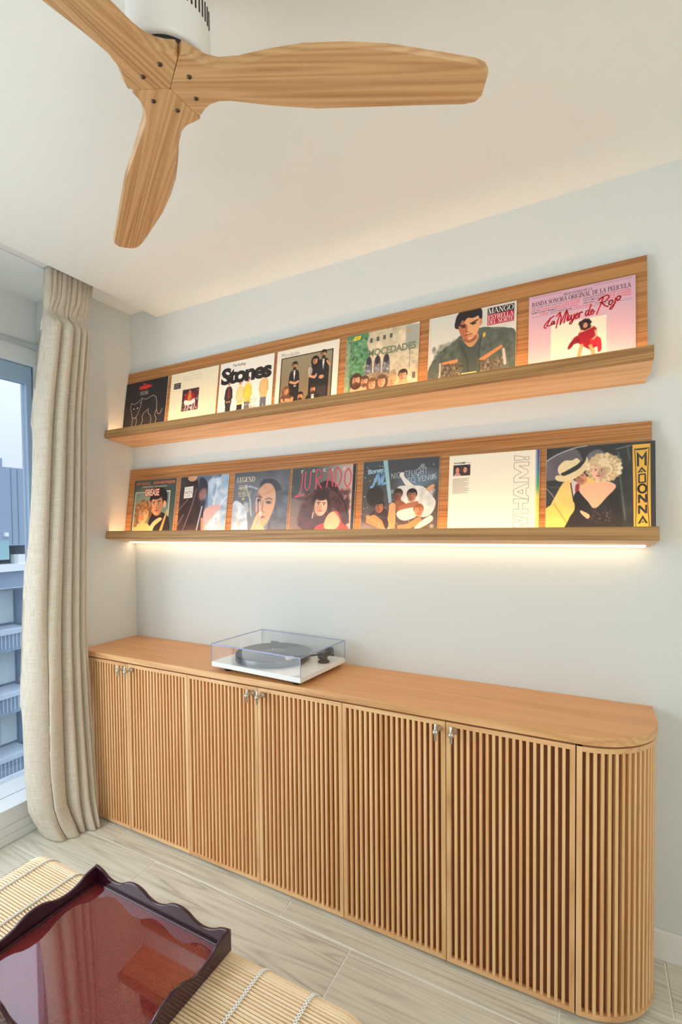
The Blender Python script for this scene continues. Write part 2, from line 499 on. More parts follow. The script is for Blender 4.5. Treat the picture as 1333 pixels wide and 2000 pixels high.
for i in range(6):
    x0 = 0.0045 if i == 0 else X1 + DW*(i-1)
    w = X1 + DW*i - x0
    d = obj('door', frame_mesh(w, ZT-ZB), (M['oak_z'], M['oak_x']), SB, (x0, FY, ZB))
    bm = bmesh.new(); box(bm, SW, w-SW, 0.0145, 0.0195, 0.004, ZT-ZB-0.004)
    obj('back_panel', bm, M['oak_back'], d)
    n = NSL if i else NSL-1
    p = (w - 2*SW - 0.0026 + 0.0086)/(n+1)
    for k in range(n):
        obj('slat', slat_me, None, d, (SW+0.0013 + (k+1)*p - 0.0086, 0, SW))
    hx = w-0.0225 if i % 2 == 0 else 0.0265
    obj('handle', handle_me, None, d, (hx, 0.0, ZT-ZB-0.0235))

# rounded end panel: curved frame and upright slats
ep = empty('end_panel', (RX, RY, ZB), parent=SB)
HH = ZT-ZB
def arc_strip(bm, r0, r1, z0, z1, a0, a1, n, mi, tail=0.0):
    P = [a0+(a1-a0)*k/n for k in range(n+1)]
    sec = [((r1*math.sin(a), -r1*math.cos(a)), (r0*math.sin(a), -r0*math.cos(a))) for a in P]
    if tail: sec.append(((r1, tail), (r0, tail)))
    prev = None
    for o_, i_ in sec:
        q = [bm.verts.new((o_[0], o_[1], z0)), bm.verts.new((o_[0], o_[1], z1)), bm.verts.new((i_[0], i_[1], z1)), bm.verts.new((i_[0], i_[1], z0))]
        if prev:
            for k in range(4):
                f = bm.faces.new((prev[k], q[k], q[(k+1) % 4], prev[(k+1) % 4])); f.material_index = mi; f.smooth = False
        else: bm.faces.new(q[::-1]).material_index = mi
        prev = q
    bm.faces.new(prev).material_index = mi
TAIL = -RY - 0.003
for nm, z0, z1 in (('top_rail', HH-SW, HH), ('bottom_rail', 0.0, SW)):
    bm = bmesh.new(); arc_strip(bm, RC-DT, RC, z0, z1, 0.012, math.pi/2, 24, 0, TAIL)
    bmesh.ops.recalc_face_normals(bm, faces=bm.faces[:])
    obj(nm, bm, M['oak_x'], ep)
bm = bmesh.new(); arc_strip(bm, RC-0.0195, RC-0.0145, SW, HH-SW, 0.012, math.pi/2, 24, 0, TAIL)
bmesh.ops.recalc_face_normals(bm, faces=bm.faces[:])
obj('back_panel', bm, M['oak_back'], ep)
bm = bmesh.new(); box(bm, 0.0013, 0.0013+SW, -RC, -RC+DT, 0.0, HH)
obj('stile', bm, M['oak_z'], ep)
bm = bmesh.new(); box(bm, RC-DT, RC, TAIL-SW, TAIL, SW, HH-SW)
obj('stile', bm, M['oak_z'], ep)
s0 = 0.0013+SW+GAP*0.9+0.0043
k = 0
while True:
    s = s0 + k*0.0195
    if s < RC*math.pi/2:
        a = s/RC; loc = (RC*math.sin(a), -RC*math.cos(a), SW); ang = a
    else:
        yy = s - RC*math.pi/2
        if yy > TAIL-SW-0.008: break
        loc = (RC, yy, SW); ang = math.pi/2
    c_, s_ = math.cos(ang), math.sin(ang)
    obj('slat', slat_me, None, ep, (loc[0]-0.0043*c_, loc[1]-0.0043*s_, SW), (0, 0, ang))
    k += 1

# ------------------------------------------------------------------ picture ledges (an L of oak boards, leaning back)
TAU = math.radians(8.5)
def ledge(P0, sB, nF, xr, label, lit):
    root = tag(empty('picture_ledge', P0, (-TAU, 0, 0)), label, 'shelf', 'leaning oak record ledges')
    bm = bmesh.new(); box(bm, 0.004, xr-0.006, 0.0, 0.020, sB+0.0155, 0.0, 0.0008, seg=1)
    obj('back_board', bm, M['oak_board'], root)
    bm = bmesh.new(); box(bm, 0.002, xr, -nF+0.0205, 0.020, sB, sB+0.015, 0.0008, seg=1)
    obj('base_board', bm, M['oak_x'], root)
    bm = bmesh.new(); box(bm, 0.002, xr, -nF, -nF+0.020, sB, sB+0.0395, 0.0012, seg=1)
    obj('front_lip', bm, M['oak_lip'], root)
    bm = bmesh.new(); box(bm, 0.008, xr-0.02, -nF+0.0205, -nF+0.0235, sB+0.0155, sB+0.0225)
    obj('channel_led', bm, M['led'], root)
    # batten that closes the gap to the wall under the board
    wy = lambda y_, z_: ((y_-P0[1])*math.cos(TAU) - (z_-P0[2])*math.sin(TAU), (y_-P0[1])*math.sin(TAU) + (z_-P0[2])*math.cos(TAU))
    zc = P0[2] + sB*math.cos(TAU) - 0.002
    prof = [(-0.060, zc-0.0005), (-0.001, zc-0.0095), (-0.001, zc+0.02), (-0.030, zc+0.008)]
    bm = bmesh.new()
    prism(bm, [(0.004, *wy(*q)) for q in prof], (xr-0.010, 0, 0))
    obj('batten', bm, M['oak_x'], root)
    if lit:
        bm = bmesh.new()
        prism(bm, [(0.012, *wy(*q)) for q in [(-0.046, zc-0.0060), (-0.018, zc-0.0105), (-0.018, zc-0.0065), (-0.046, zc-0.0025)]], (xr-0.034, 0, 0))
        obj('led_profile', bm, M['led_down'], root)
    return root
M['led_down'] = emis('warm_led_underlight', (1.0, 0.74, 0.46), 6.5)
UP0, LP0 = (0.0, -0.020, 2.264), (0.0, -0.020, 1.743)
ledge(UP0, -0.389, 0.106, 2.389, 'upper leaning oak ledge on the white wall holding seven record sleeves', False)
ledge(LP0, -0.3935, 0.113, 2.405, 'lower leaning oak ledge with a glowing light strip under it, above the sideboard', True)

# ------------------------------------------------------------------ turntable
TT = tag(empty('turntable', (1.0775, -0.1845, TOP), (0, 0, -math.radians(4.0))), 'white turntable under a clear cover on the sideboard', 'turntable')
tw, td = 0.228, 0.163
bm = bmesh.new(); box(bm, -tw, tw, -td, td, 0.016, 0.036, 0.002); obj('plinth', bm, M['white'], TT)
for fx, fy in ((-0.165, -0.125), (0.185, -0.125), (-0.165, 0.12), (0.185, 0.12)):
    bm = bmesh.new(); lathe(bm, [(0.017, 0.0), (0.019, 0.003), (0.019, 0.012), (0.014, 0.0165)], 24, c=(fx, fy, 0)); obj('foot', bm, M['black'], TT)
pc = (-0.026, -0.004)
bm = bmesh.new(); lathe(bm, [(0.10, 0.036), (0.10, 0.044)], 40, c=(*pc, 0)); obj('sub_platter', bm, M['black'], TT)
bm = bmesh.new(); lathe(bm, [(0.1565, 0.044), (0.1575, 0.046), (0.1575, 0.064), (0.1565, 0.066)], 72, c=(*pc, 0)); pl = obj('platter', bm, M['rim'], TT)
bm = bmesh.new()
prof = [(0.157, 0.0662), (0.157, 0.0682)]
r = 0.1545
while r > 0.052:
    prof += [(r, 0.0686), (r-0.0015, 0.0680)]
    r -= 0.003
prof += [(0.05, 0.0684), (0.004, 0.0684)]
lathe(bm, prof, 72, c=(*pc, 0)); obj('slip_mat', bm, M['vinyl'], TT)
bm = bmesh.new(); lathe(bm, [(0.0035, 0.066), (0.0035, 0.078), (0.002, 0.080)], 12, c=(*pc, 0)); obj('spindle', bm, M['steel'], TT)
ta = (0.186, 0.062)
bm = bmesh.new()
lathe(bm, [(0.024, 0.036), (0.024, 0.042), (0.016, 0.044), (0.016, 0.062), (0.013, 0.064)], 24, c=(*ta, 0))
box(bm, ta[0]-0.014, ta[0]+0.014, ta[1]-0.02, ta[1]+0.02, 0.058, 0.080, 0.002)
box(bm, ta[0]-0.022, ta[0]-0.010, ta[1]-0.012, ta[1]+0.014, 0.050, 0.076, 0.0015)
arm = obj('tonearm', bm, M['black'], TT)
bm = bmesh.new(); tube(bm, [(ta[0], ta[1]-0.02, 0.074), (ta[0]-0.012, ta[1]-0.05, 0.075), (0.118, -0.066, 0.077)], 0.004, 12); obj('arm_tube', bm, M['black'], arm)
bm = bmesh.new(); box(bm, -0.009, 0.009, -0.026, 0.010, -0.0045, 0.003, 0.0012); box(bm, -0.007, 0.007, -0.022, 0.0, -0.0085, -0.0045, 0.001)
for sx in (-0.0045, 0.0045): lathe(bm, [(0.0022, 0.003), (0.0022, 0.0055), (0.001, 0.006)], 10, c=(sx, -0.014, 0))
obj('headshell', bm, M['steel'], arm, (0.116, -0.069, 0.0775), (0, 0, -math.radians(28)))
bm = bmesh.new()
lathe(bm, [(0.006, 0.018), (0.006, 0.030), (0.017, 0.031), (0.018, 0.034), (0.018, 0.052), (0.016, 0.054)], 24, axis='y')
for v in bm.verts: v.co = Vector((v.co.x+ta[0], abs(v.co.y)+ta[1], v.co.z+0.074))
bmesh.ops.recalc_face_normals(bm, faces=bm.faces[:])
obj('counterweight', bm, M['vinyl'], arm)
for hx in (-0.15, 0.15):
    bm = bmesh.new(); box(bm, hx-0.02, hx+0.02, td-0.004, td+0.006, 0.030, 0.062, 0.001); obj('hinge', bm, M['black'], TT)
# small round badge lettering stays off; clear cover: five walls with tinted cut edges
bm = bmesh.new()
t, z0, z1 = 0.003, 0.0365, 0.111
def sheet(*q):
    f = bm.faces.new([bm.verts.new(v) for v in q]); f.material_index = 0
sheet((-tw, -td, z1), (tw, -td, z1), (tw, td, z1), (-tw, td, z1))
for xa, ya, xb, yb in ((-tw, -td, tw, -td), (tw, -td, tw, td), (tw, td, -tw, td), (-tw, td, -tw, -td)):
    sheet((xa, ya, z0), (xb, yb, z0), (xb, yb, z1), (xa, ya, z1))
e = 0.0011
for sx, sy in ((-1, -1), (1, -1), (1, 1), (-1, 1)):
    box(bm, sx*tw-e, sx*tw+e, sy*td-e, sy*td+e, z0, z1, mi=1)
for sy in (-1, 1): box(bm, -tw, tw, sy*td-e, sy*td+e, z1-t-0.0004, z1+0.0004, mi=1)
for sx in (-1, 1): box(bm, sx*tw-e, sx*tw+e, -td, td, z1-t-0.0004, z1+0.0004, mi=1)
obj('dust_cover', bm, (M['acrylic'], M['acr_edge']), TT)

# ------------------------------------------------------------------ ceiling fan
FAN = tag(empty('ceiling_fan', (1.503, -1.162, 2.28)), 'ceiling fan with three carved wooden blades and a white round motor body', 'ceiling fan')
bm = bmesh.new(); lathe(bm, [(0.03, 0.036), (0.074, 0.036), (0.0785, 0.040), (0.079, 0.046), (0.079, 0.25), (0.079, CEIL-2.28)], 64)
fb = obj('motor_body', bm, M['white'], FAN)
bm = bmesh.new(); lathe(bm, [(0.066, 0.020), (0.070, 0.022), (0.070, 0.040)], 64); obj('gap_ring', bm, M['black'], FAN)  # black ring in the gap between the blades and the motor body
for kx in range(12):
    a = math.radians(-46 + kx*6.5)
    bm = bmesh.new(); box(bm, -0.0017, 0.0017, -0.0012, 0.002, 0.0, 0.036, 0.0008, seg=1)
    obj('vent_slot', bm, M['dark'], fb, (0.0791*math.cos(a), 0.0791*math.sin(a), 0.105), (0, 0, a+math.pi/2))
NEG = [(0.0, 0.0), (0.036, -0.0623), (0.044, -0.070), (0.054, -0.069), (0.066, -0.060), (0.082, -0.050), (0.104, -0.045), (0.143, -0.048), (0.196, -0.058), (0.264, -0.067), (0.338, -0.068), (0.419, -0.063), (0.52, -0.047), (0.585, -0.036), (0.606, -0.028), (0.616, -0.016)]
POS = [(0.0, 0.0), (0.036, 0.0623), (0.044, 0.064), (0.054, 0.056), (0.068, 0.044), (0.09, 0.036), (0.113, 0.035), (0.143, 0.038), (0.183, 0.042), (0.289, 0.050), (0.396, 0.049), (0.502, 0.048), (0.585, 0.048), (0.606, 0.044), (0.616, 0.032)]
def blade_mesh():
    bm = bmesh.new()
    st = sorted(set([0.0015, 0.012, 0.025] + [r for r, t in NEG+POS if r > 0.03] + [0.23, 0.31, 0.37, 0.46, 0.54]))
    rings = []
    for r in st:
        a = np.interp(r, [q[0] for q in NEG], [q[1] for q in NEG]); b = np.interp(r, [q[0] for q in POS], [q[1] for q in POS])
        lim = r*math.tan(math.radians(60)) - 0.0006
        a, b = max(a, -lim), min(b, lim)
        th = 0.012 + 0.013*max(0.0, 1 - max(0, r-0.06)/0.20)**1.6
        k = min(1, max(0, (r-0.06)/0.16)); k = k*k*(3-2*k)
        tilt = lambda t_: -t_*0.14*k
        ro = min(0.006, (b-a)*0.2, th*0.4)
        ring = []
        if r < 0.053: ro *= 0.15
        rt = ro if r < 0.2 else min(0.010, th*0.45)
        for t_, h in ((a, ro), (a+ro, 0), ((a+b)/2, 0.0), (b-ro, 0), (b, ro), (b, th-ro), (b-rt, th), ((a+b)/2, th), (a+rt, th), (a, th-ro)):
            cam_ = -0.002*(1-abs((t_-(a+b)/2)/max(1e-4, (b-a)/2))**2)*k
            ring.append(bm.verts.new((r, t_, h + tilt(t_) + cam_)))
        rings.append(ring)
    n = len(rings[0])
    for p, q in zip(rings, rings[1:]):
        for i in range(n): bm.faces.new((p[i], p[(i+1) % n], q[(i+1) % n], q[i]))
    bm.faces.new(rings[0][::-1]); bm.faces.new(rings[-1])
    bmesh.ops.recalc_face_normals(bm, faces=bm.faces[:])
    es = [e for e in bm.edges if len(e.link_faces) == 2 and abs(e.calc_face_angle(0)) > 0.7]
    for f in bm.faces: f.smooth = True
    for e in es: e.smooth = False
    return bm
bm = blade_mesh(); blade_me = bpy.data.meshes.new('blade'); bm.to_mesh(blade_me); bm.free(); blade_me.materials.append(M['fan_wood'])
bm = bmesh.new(); lathe(bm, [(0.001, -0.0028), (0.003, -0.0024), (0.0048, -0.0008), (0.0050, 0.004)], 16)
screw_me = bpy.data.meshes.new('screw'); bm.to_mesh(screw_me); bm.free(); screw_me.materials.append(M['bronze'])
for p in screw_me.polygons: p.use_smooth = True
for ang in (27.8, 147.3, 267):
    b = obj('blade', blade_me, None, FAN, (0, 0, 0), (0, 0, math.radians(ang)))
    for sy in (-1, 1): obj('screw', screw_me, None, b, (0.0445, 0.0237*sy, 0.0))

# ------------------------------------------------------------------ curtain
def curtain():
    nz, nu = 170, 420
    zs = [0.003 + (SLOTZ-0.010-0.003)*(i/nz)**1.1 for i in range(nz+1)]
    V = []; UV = []
    vals = [0.0, 0.235, 0.49, 0.655, 0.80, 0.91, 1.0]        # folds, narrowing to the right
    st = lambda t: max(0.0, min(1.0, t))
    sst = lambda t: st(t)*st(t)*(3-2*st(t))
    for z in zs:
        yl = np.interp(z, [0, .03, .08, .16, .3, .6, 1.05, 1.5, 1.95, 2.29, 2.6], [-.565, -.580, -.602, -.632, -.640, -.636, -.618, -.592, -.568, -.550, -.536])
        yr = np.interp(z, [0, .06, .3, .62, .88, 1.75, 2.1, 2.43, 2.6], [-.372, -.372, -.3725, -.3715, -.3700, -.357, -.354, -.352, -.332])
        xl = np.interp(z, [0, .1, .4, 1.0, 2.0, 2.6], [.075, .050, .040, .050, .080, .095])
        xr = np.interp(z, [0, .3, .62, .88, 2.0, 2.6], [.160, .145, .120, .105, .115, .125])
        pinch = sst((z-2.32)/0.09)
        low = st((1.0-z)/1.0)
        hem = st((0.15-z)/0.15)
        merge = sst((1.75-z)/1.2)
        waist = math.exp(-((z-2.40)/0.035)**2)
        for j in range(nu+1):
            u = j/nu
            uu = u + 0.004*math.sin(5*z+3*u)
            i = max(0, min(len(vals)-2, int(np.searchsorted(vals, uu, side='right'))-1))
            f = st((uu-vals[i])/(vals[i+1]-vals[i]))
            ridge = math.sin(math.pi*f)**0.36
            s_ = f-0.5
            if i <= 1:                                        # the two left folds merge into one broad panel lower down
                g = st(uu/0.49); g2 = math.sin(math.pi*g)**0.30
                ridge = ridge*(1-merge*0.92) + g2*merge*0.92
                s_ = s_*(1-merge) + (g-0.5)*merge
            wgt = (1.0, 1.1, 1.0, 0.95, 0.85, 0.6)[i]
            big = (0.098+0.012*low)*ridge*wgt
            q = (u*9.5+0.15*math.sin(6*u)) % 1.0
            small = 0.030*(math.sin(math.pi*q)**0.5)
            d = big*(1-pinch*0.90)*(1-0.35*waist) + small*pinch*(1-0.55*waist)
            d += 0.0035*math.sin(7*z+9*u)*low
            d += hem*0.016*math.sin(17*u+0.6)*ridge - hem**2*0.016*(1-ridge)
            x = xl+(xr-xl)*u + d - 0.062 + 0.056*sst((z-1.85)/0.68)
            # round fold sides swell over the valleys between them
            swell = 0.022*s_*ridge*(vals[i+1]-vals[i])*4*(1-pinch) + pinch*0.010*(q-0.5)*2*math.sin(math.pi*q)
            y = yl+(yr-yl)*u + swell
            y += waist*0.010*math.sin(u*15+1.0)
            zz = z + hem*(1-hem)*0.055*math.sin(15*u+0.4)*ridge
            V.append((x, y, max(0.002, zz))); UV.append((u*1.2, z))
    F = []
    for i in range(nz):
        for j in range(nu):
            a = i*(nu+1)+j
            F.append((a, a+1, a+nu+2, a+nu+1))
    me = bpy.data.meshes.new('curtain')
    me.from_pydata(V, [], F)
    uvl = me.uv_layers.new(name='UVMap')
    idx = np.array([q for f in F for q in f])
    uvl.data.foreach_set('uv', np.array(UV)[idx].astype(np.float32).ravel())
    o = obj('curtain', me, M['linen'])
    sm(o)
    s_ = o.modifiers.new('thickness', 'SOLIDIFY'); s_.thickness = 0.0016; s_.offset = 0
    tag(o, 'pale linen floor-length curtain gathered at the right side of the window', 'curtain')
curtain()

# ------------------------------------------------------------------ bamboo ottoman
OX0, OX1, OY0, OY1, OZ = 0.735, 1.875, -1.470, -1.003, 0.450
OT = tag(empty('ottoman', ((OX0+OX1)/2, (OY0+OY1)/2, 0.0)), 'low padded ottoman covered with a bamboo slat mat, in front of the sideboard', 'ottoman')
hx, hy = (OX1-OX0)/2, (OY1-OY0)/2
bm = bmesh.new(); box(bm, -hx+0.008, hx-0.008, -hy+0.008, hy-0.008, 0.16, OZ-0.0058, 0.05, seg=6)
sm(obj('cushion', bm, M['bamboo_base'], OT))
for sx in (-1, 1):
    for sy in (-1, 1):
        bm = bmesh.new(); lathe(bm, [(0.016, 0.0), (0.022, 0.165)], 16, c=(sx*(hx-0.10), sy*(hy-0.07), 0)); obj('leg', bm, M['oak_z'], OT)
# one slat: runs along x, ends bend down over the padding
def slat_path():
    R, dr = 0.075, 0.06
    P = []
    for k in range(0, 7):
        a = math.radians(70)*(1-k/6)
        P.append((-hx+R-R*math.sin(a), -R+R*math.cos(a)))
    P += [(-hx+R+ (2*hx-2*R)*k/4, 0.0035*math.sin(math.pi*k/4)*0) for k in range(1, 4)]
    P += [(-x, z) for x, z in P[6::-1]]
    return P
bm = bmesh.new()
W2, TH = 0.0026, 0.0058
prev = None
for x, z in slat_path():
    ring = [bm.verts.new((x, yy, z+zz)) for yy, zz in ((-W2, -TH), (-W2*0.95, -0.0022), (-W2*0.5, -0.0003), (W2*0.5, -0.0003), (W2*0.95, -0.0022), (W2, -TH))]
    if prev:
        for k in range(6): bm.faces.new((prev[k], ring[k], ring[(k+1) % 6], prev[(k+1) % 6]))
    else: bm.faces.new(ring)
    prev = ring
bm.faces.new(prev[::-1])
bmesh.ops.recalc_face_normals(bm, faces=bm.faces[:])
bslat = bpy.data.meshes.new('slat'); bm.to_mesh(bslat); bm.free(); bslat.materials.append(M['bamboo'])
R = 0.055
LEN = [0.10, R*math.pi/2, 2*hy-2*R, R*math.pi/2, 0.10]
tot = sum(LEN)
def mat_at(s):
    """point and turn of the mat profile (y, z, angle about x) at arc length s from the hem on the wall side"""
    if s < LEN[0]: return hy, OZ-R-(LEN[0]-s), -math.pi/2
    s -= LEN[0]
    if s < LEN[1]:
        a = s/R; return hy-R+R*math.cos(a), OZ-R+R*math.sin(a), -(math.pi/2-a)
    s -= LEN[1]
    if s < LEN[2]: return hy-R-s, OZ, 0.0
    s -= LEN[2]
    if s < LEN[3]:
        a = s/R; return -hy+R-R*math.sin(a), OZ-R+R*math.cos(a), a
    s -= LEN[3]
    return -hy, OZ-R-s, math.pi/2
ns = int(tot/0.0077)
for k in range(ns):
    y_, z_, a_ = mat_at((k+0.5)*0.0077)
    obj('slat', bslat, None, OT, (0, y_, z_), (a_, 0, 0))
# woven cords across the slats: a zigzag of two threads
for xs in (0.835, 0.962, 1.09, 1.215, 1.342, 1.469, 1.603, 1.727):
    bm = bmesh.new()
    for ph in (0, 1):
        pts = []
        for k in range(ns+1):
            s = min(tot-1e-4, max(0.0, k*0.0077))
            y_, z_, a_ = mat_at(s)
            up = Vector((0, -math.sin(a_), math.cos(a_)))
            pts.append(Vector((xs-OT.location.x + (0.0036 if (k+ph) % 2 else -0.0036), y_, z_)) + up*0.0012)
        tube(bm, pts, 0.0016, 5)
    obj('cord', bm, M['cord'], OT)

# ------------------------------------------------------------------ lacquer tray
TX0, TX1, TY0, TY1 = 1.046, 1.512, -1.385, -1.034
TR = tag(empty('tray', ((TX0+TX1)/2, (TY0+TY1)/2, OZ+0.0032)), 'glossy burgundy lacquer tray with wavy rims lying on the bamboo ottoman', 'tray')
ax, ay = (TX1-TX0)/2, (TY1-TY0)/2
bm = bmesh.new(); box(bm, -ax+0.006, ax-0.006, -ay+0.006, ay-0.006, 0.0, 0.007); obj('tray_floor', bm, M['lacquer'], TR)
bm = bmesh.new()
i_, o_ = 0.0085, 0.0155
for q in ((-ax+i_, ax-i_, ay-o_, ay-i_), (-ax+i_, ax-i_, -ay+i_, -ay+o_), (-ax+i_, -ax+o_, -ay+o_, ay-o_), (ax-o_, ax-i_, -ay+o_, ay-o_)):
    box(bm, *q, 0.006, 0.0115, 0.001, seg=1)
obj('inner_bead', bm, M['lacquer_d'], TR)
def wall(bm, L_, waves, flip, T=0.0085):
    n = 72
    prev = None
    for k in range(n+1):
        u = k/n
        c = math.cos(2*math.pi*waves*u)
        h = 0.0395 + 0.0105*(abs(c)**0.8*(1 if c > 0 else -1))
        x = -L_ + 2*L_*u
        b = 0.0016
        ring = [(x, 0, 0), (x, 0, h-b), (x, b, h), (x, T-b, h), (x, T, h-b), (x, T, 0)]
        vs = [bm.verts.new(p) for p in ring]
        if prev:
            for q in range(6):
                f = bm.faces.new((prev[q], vs[q], vs[(q+1) % 6], prev[(q+1) % 6])); f.smooth = q in (1, 2, 3)
        else: bm.faces.new(vs)
        prev = vs
    bm.faces.new(prev[::-1])
    bmesh.ops.recalc_face_normals(bm, faces=bm.faces[:])
for L_, wv, loc, rz in ((ax, 3, (0, -ay, 0), 0), (ax, 3, (0, ay, 0), math.pi), (ay-0.0085, 2, (-ax, 0, 0), -math.pi/2), (ay-0.0085, 2, (ax, 0, 0), math.pi/2)):
    bm = bmesh.new(); wall(bm, L_, wv, False); obj('rim', bm, M['lacquer_d'], TR, loc, (0, 0, rz))

# ------------------------------------------------------------------ record sleeves: printed pictures and lettering
class Cv:
    """small drawing board for a flat print; colours in 0..255, u to the right and v down, both 0..1"""
    def __init__(self, n, col):
        self.n = n*2
        self.a = np.empty((self.n, self.n, 3)); self.a[:] = col
        g = (np.arange(self.n)+0.5)/self.n
        self.U, self.V = np.meshgrid(g, g)
    def _bb(self, u0, u1, v0, v1):
        n = self.n
        return slice(max(0, int(v0*n)-1), min(n, int(v1*n)+2)), slice(max(0, int(u0*n)-1), min(n, int(u1*n)+2))
    def _mix(self, sl, al, col):
        if al.size == 0: return
        c = np.asarray(col, float)
        self.a[sl] = self.a[sl]*(1-al[..., None]) + c*al[..., None]
    def ell(self, cu, cv, ru, rv, col, rot=0, soft=0.06, op=1.0):
        R = max(ru, rv)*1.3
        sl = self._bb(cu-R, cu+R, cv-R, cv+R); U, V = self.U[sl]-cu, self.V[sl]-cv
        c, s = math.cos(rot), math.sin(rot)
        d = np.sqrt(((U*c+V*s)/ru)**2 + ((-U*s+V*c)/rv)**2)
        self._mix(sl, np.clip((1-d)/soft+0.5, 0, 1)*op, col); return self
    def poly(self, pts, col, op=1.0):
        us, vs = [p[0] for p in pts], [p[1] for p in pts]
        sl = self._bb(min(us), max(us), min(vs), max(vs)); U, V = self.U[sl], self.V[sl]
        ins = np.zeros(U.shape, bool)
        for (x0, y0), (x1, y1) in zip(pts, pts[1:]+pts[:1]):
            if y0 == y1: continue
            c = ((y0 > V) != (y1 > V)) & (U < (x1-x0)*(V-y0)/(y1-y0)+x0)
            ins ^= c
        self._mix(sl, ins*op, col); return self
    def sp(self, pts, col, op=1.0, k=6):
        return self.poly(smooth(pts, k, True), col, op)
    def rect(self, u0, v0, u1, v1, col, op=1.0): return self.poly([(u0, v0), (u1, v0), (u1, v1), (u0, v1)], col, op)
    def line(self, pts, w, col, op=1.0, soft=0.3):
        for (x0, y0), (x1, y1) in zip(pts, pts[1:]):
            sl = self._bb(min(x0, x1)-w, max(x0, x1)+w, min(y0, y1)-w, max(y0, y1)+w); U, V = self.U[sl]-x0, self.V[sl]-y0
            dx, dy = x1-x0, y1-y0; q = dx*dx+dy*dy+1e-12
            t = np.clip((U*dx+V*dy)/q, 0, 1)
            d = np.hypot(U-t*dx, V-t*dy)/(w/2)
            self._mix(sl, np.clip((1-d)/soft+0.5, 0, 1)*op, col)
        return self
    def grad(self, c0, c1, ax='v', lo=0.0, hi=1.0):
        t = np.clip(((self.V if ax == 'v' else self.U)-lo)/(hi-lo), 0, 1)[..., None]
        self.a[:] = np.asarray(c0, float)*(1-t)+np.asarray(c1, float)*t; return self
    def speck(self, u0, v0, u1, v1, cols, n, r0, r1, seed, op=0.8, asp=1.0):
        rn = random.Random(seed)
        for _ in range(n):
            r = rn.uniform(r0, r1)
            self.ell(rn.uniform(u0, u1), rn.uniform(v0, v1), r, r*asp, rn.choice(cols), rn.uniform(-1, 1), 0.8, op)
        return self
    def cloud(self, amp, cells, seed, sl=None):
        r = np.random.default_rng(seed); g = r.normal(0, 1, (cells+2, cells+2))
        p = self.U*cells; q = self.V*cells
        i, j = p.astype(int), q.astype(int); f, h = p-i, q-j
        f, h = f*f*(3-2*f), h*h*(3-2*h)
        v = (g[j, i]*(1-f)+g[j, i+1]*f)*(1-h)+(g[j+1, i]*(1-f)+g[j+1, i+1]*f)*h
        self.a += (v*amp)[..., None]; return self
    def face(self, cu, cv, s, skin, hair, shade=None, tilt=0.0, beard=False, style='short', lips=(150, 70, 66), look=0.0):
        """head of half width s with eyes, brows, nose, mouth"""
        sh = shade or tuple(c*0.72 for c in skin)
        c, n_ = math.cos(tilt), math.sin(tilt)
        P = lambda x, y: (cu+(x*c-y*n_)*s, cv+(x*n_+y*c)*s)
        E = lambda x, y, a, b, col, rot=0, soft=.15, op=1: self.ell(*P(x, y), a*s, b*s, col, rot+tilt, soft, op)
        if style == 'long': E(0, 0.2, 1.5, 1.8, hair, 0, .12)
        elif style == 'curly':
            for k in range(26):
                a = k*2.4; r = 0.75+0.5*((k*37) % 10)/10
                E(math.cos(a)*r*0.95, math.sin(a)*r-0.35, .42, .36, tuple(min(255, q*(0.86+0.28*((k*13) % 7)/7)) for q in hair), 0, .5)
        else: E(0, -0.42, 1.12, 1.10, hair, 0, .1)
        E(0, 0.08, 0.86, 1.18, skin, 0, .08)
        E(-0.42*(1 if look >= 0 else -1), 0.15, 0.46, 1.0, sh, 0, .9, .75)
        if beard: E(0, 0.85, 0.66, 0.52, hair, 0, .3, .9)
        E(0, -1.02, 0.86, 0.46, hair, 0, .3)
        for q in (-1, 1):
            E(q*0.36+look*0.1, -0.10, 0.19, 0.085, (236, 228, 220), 0, .4, .8); E(q*0.36+look*0.16, -0.10, 0.09, 0.095, (36, 26, 24), 0, .3)
            E(q*0.37+look*0.1, -0.30, 0.25, 0.055, tuple(h*0.7 for h in hair), q*0.12, .5, .9)
        E(look*0.14, 0.22, 0.10, 0.30, sh, 0, .8, .55); E(look*0.12, 0.42, 0.17, 0.06, tuple(x*0.6 for x in skin), 0, .7, .7)
        E(look*0.1, 0.68, 0.28, 0.085, lips, 0, .4)
        return self

def smooth(pts, k=6, closed=False):
    out = []
    n = len(pts)
    for i in range(n if closed else n-1):
        p = [pts[(i+j-1) % n] if closed else pts[max(0, min(n-1, i+j-1))] for j in range(4)]
        for q in range(k):
            t = q/k
            out.append(tuple(0.5*(2*p[1][d]+(p[2][d]-p[0][d])*t+(2*p[0][d]-5*p[1][d]+4*p[2][d]-p[3][d])*t*t+(-p[0][d]+3*p[1][d]-3*p[2][d]+p[3][d])*t**3) for d in (0, 1)))
    if not closed: out.append(pts[-1])
    return out

_fc = {}
def font_mesh(s, bold=0.0, gap=1.0):
    key = (s, bold, gap)
    if key not in _fc:
        cd = bpy.data.curves.new('text', 'FONT'); cd.body = s; cd.offset = bold; cd.space_character = gap; cd.resolution_u = 3
        o = bpy.data.objects.new('text', cd); COL.objects.link(o)
        bpy.context.view_layer.update()
        me = bpy.data.meshes.new_from_object(o)
        v = np.empty(len(me.vertices)*3); me.vertices.foreach_get('co', v); v = v.reshape(-1, 3)[:, :2]
        f = [tuple(p.vertices) for p in me.polygons]
        lo, hi = v.min(0), v.max(0)
        _fc[key] = ((v-lo)/(hi-lo), f)
        bpy.data.objects.remove(o); bpy.data.curves.remove(cd); bpy.data.meshes.remove(me)
    return _fc[key]

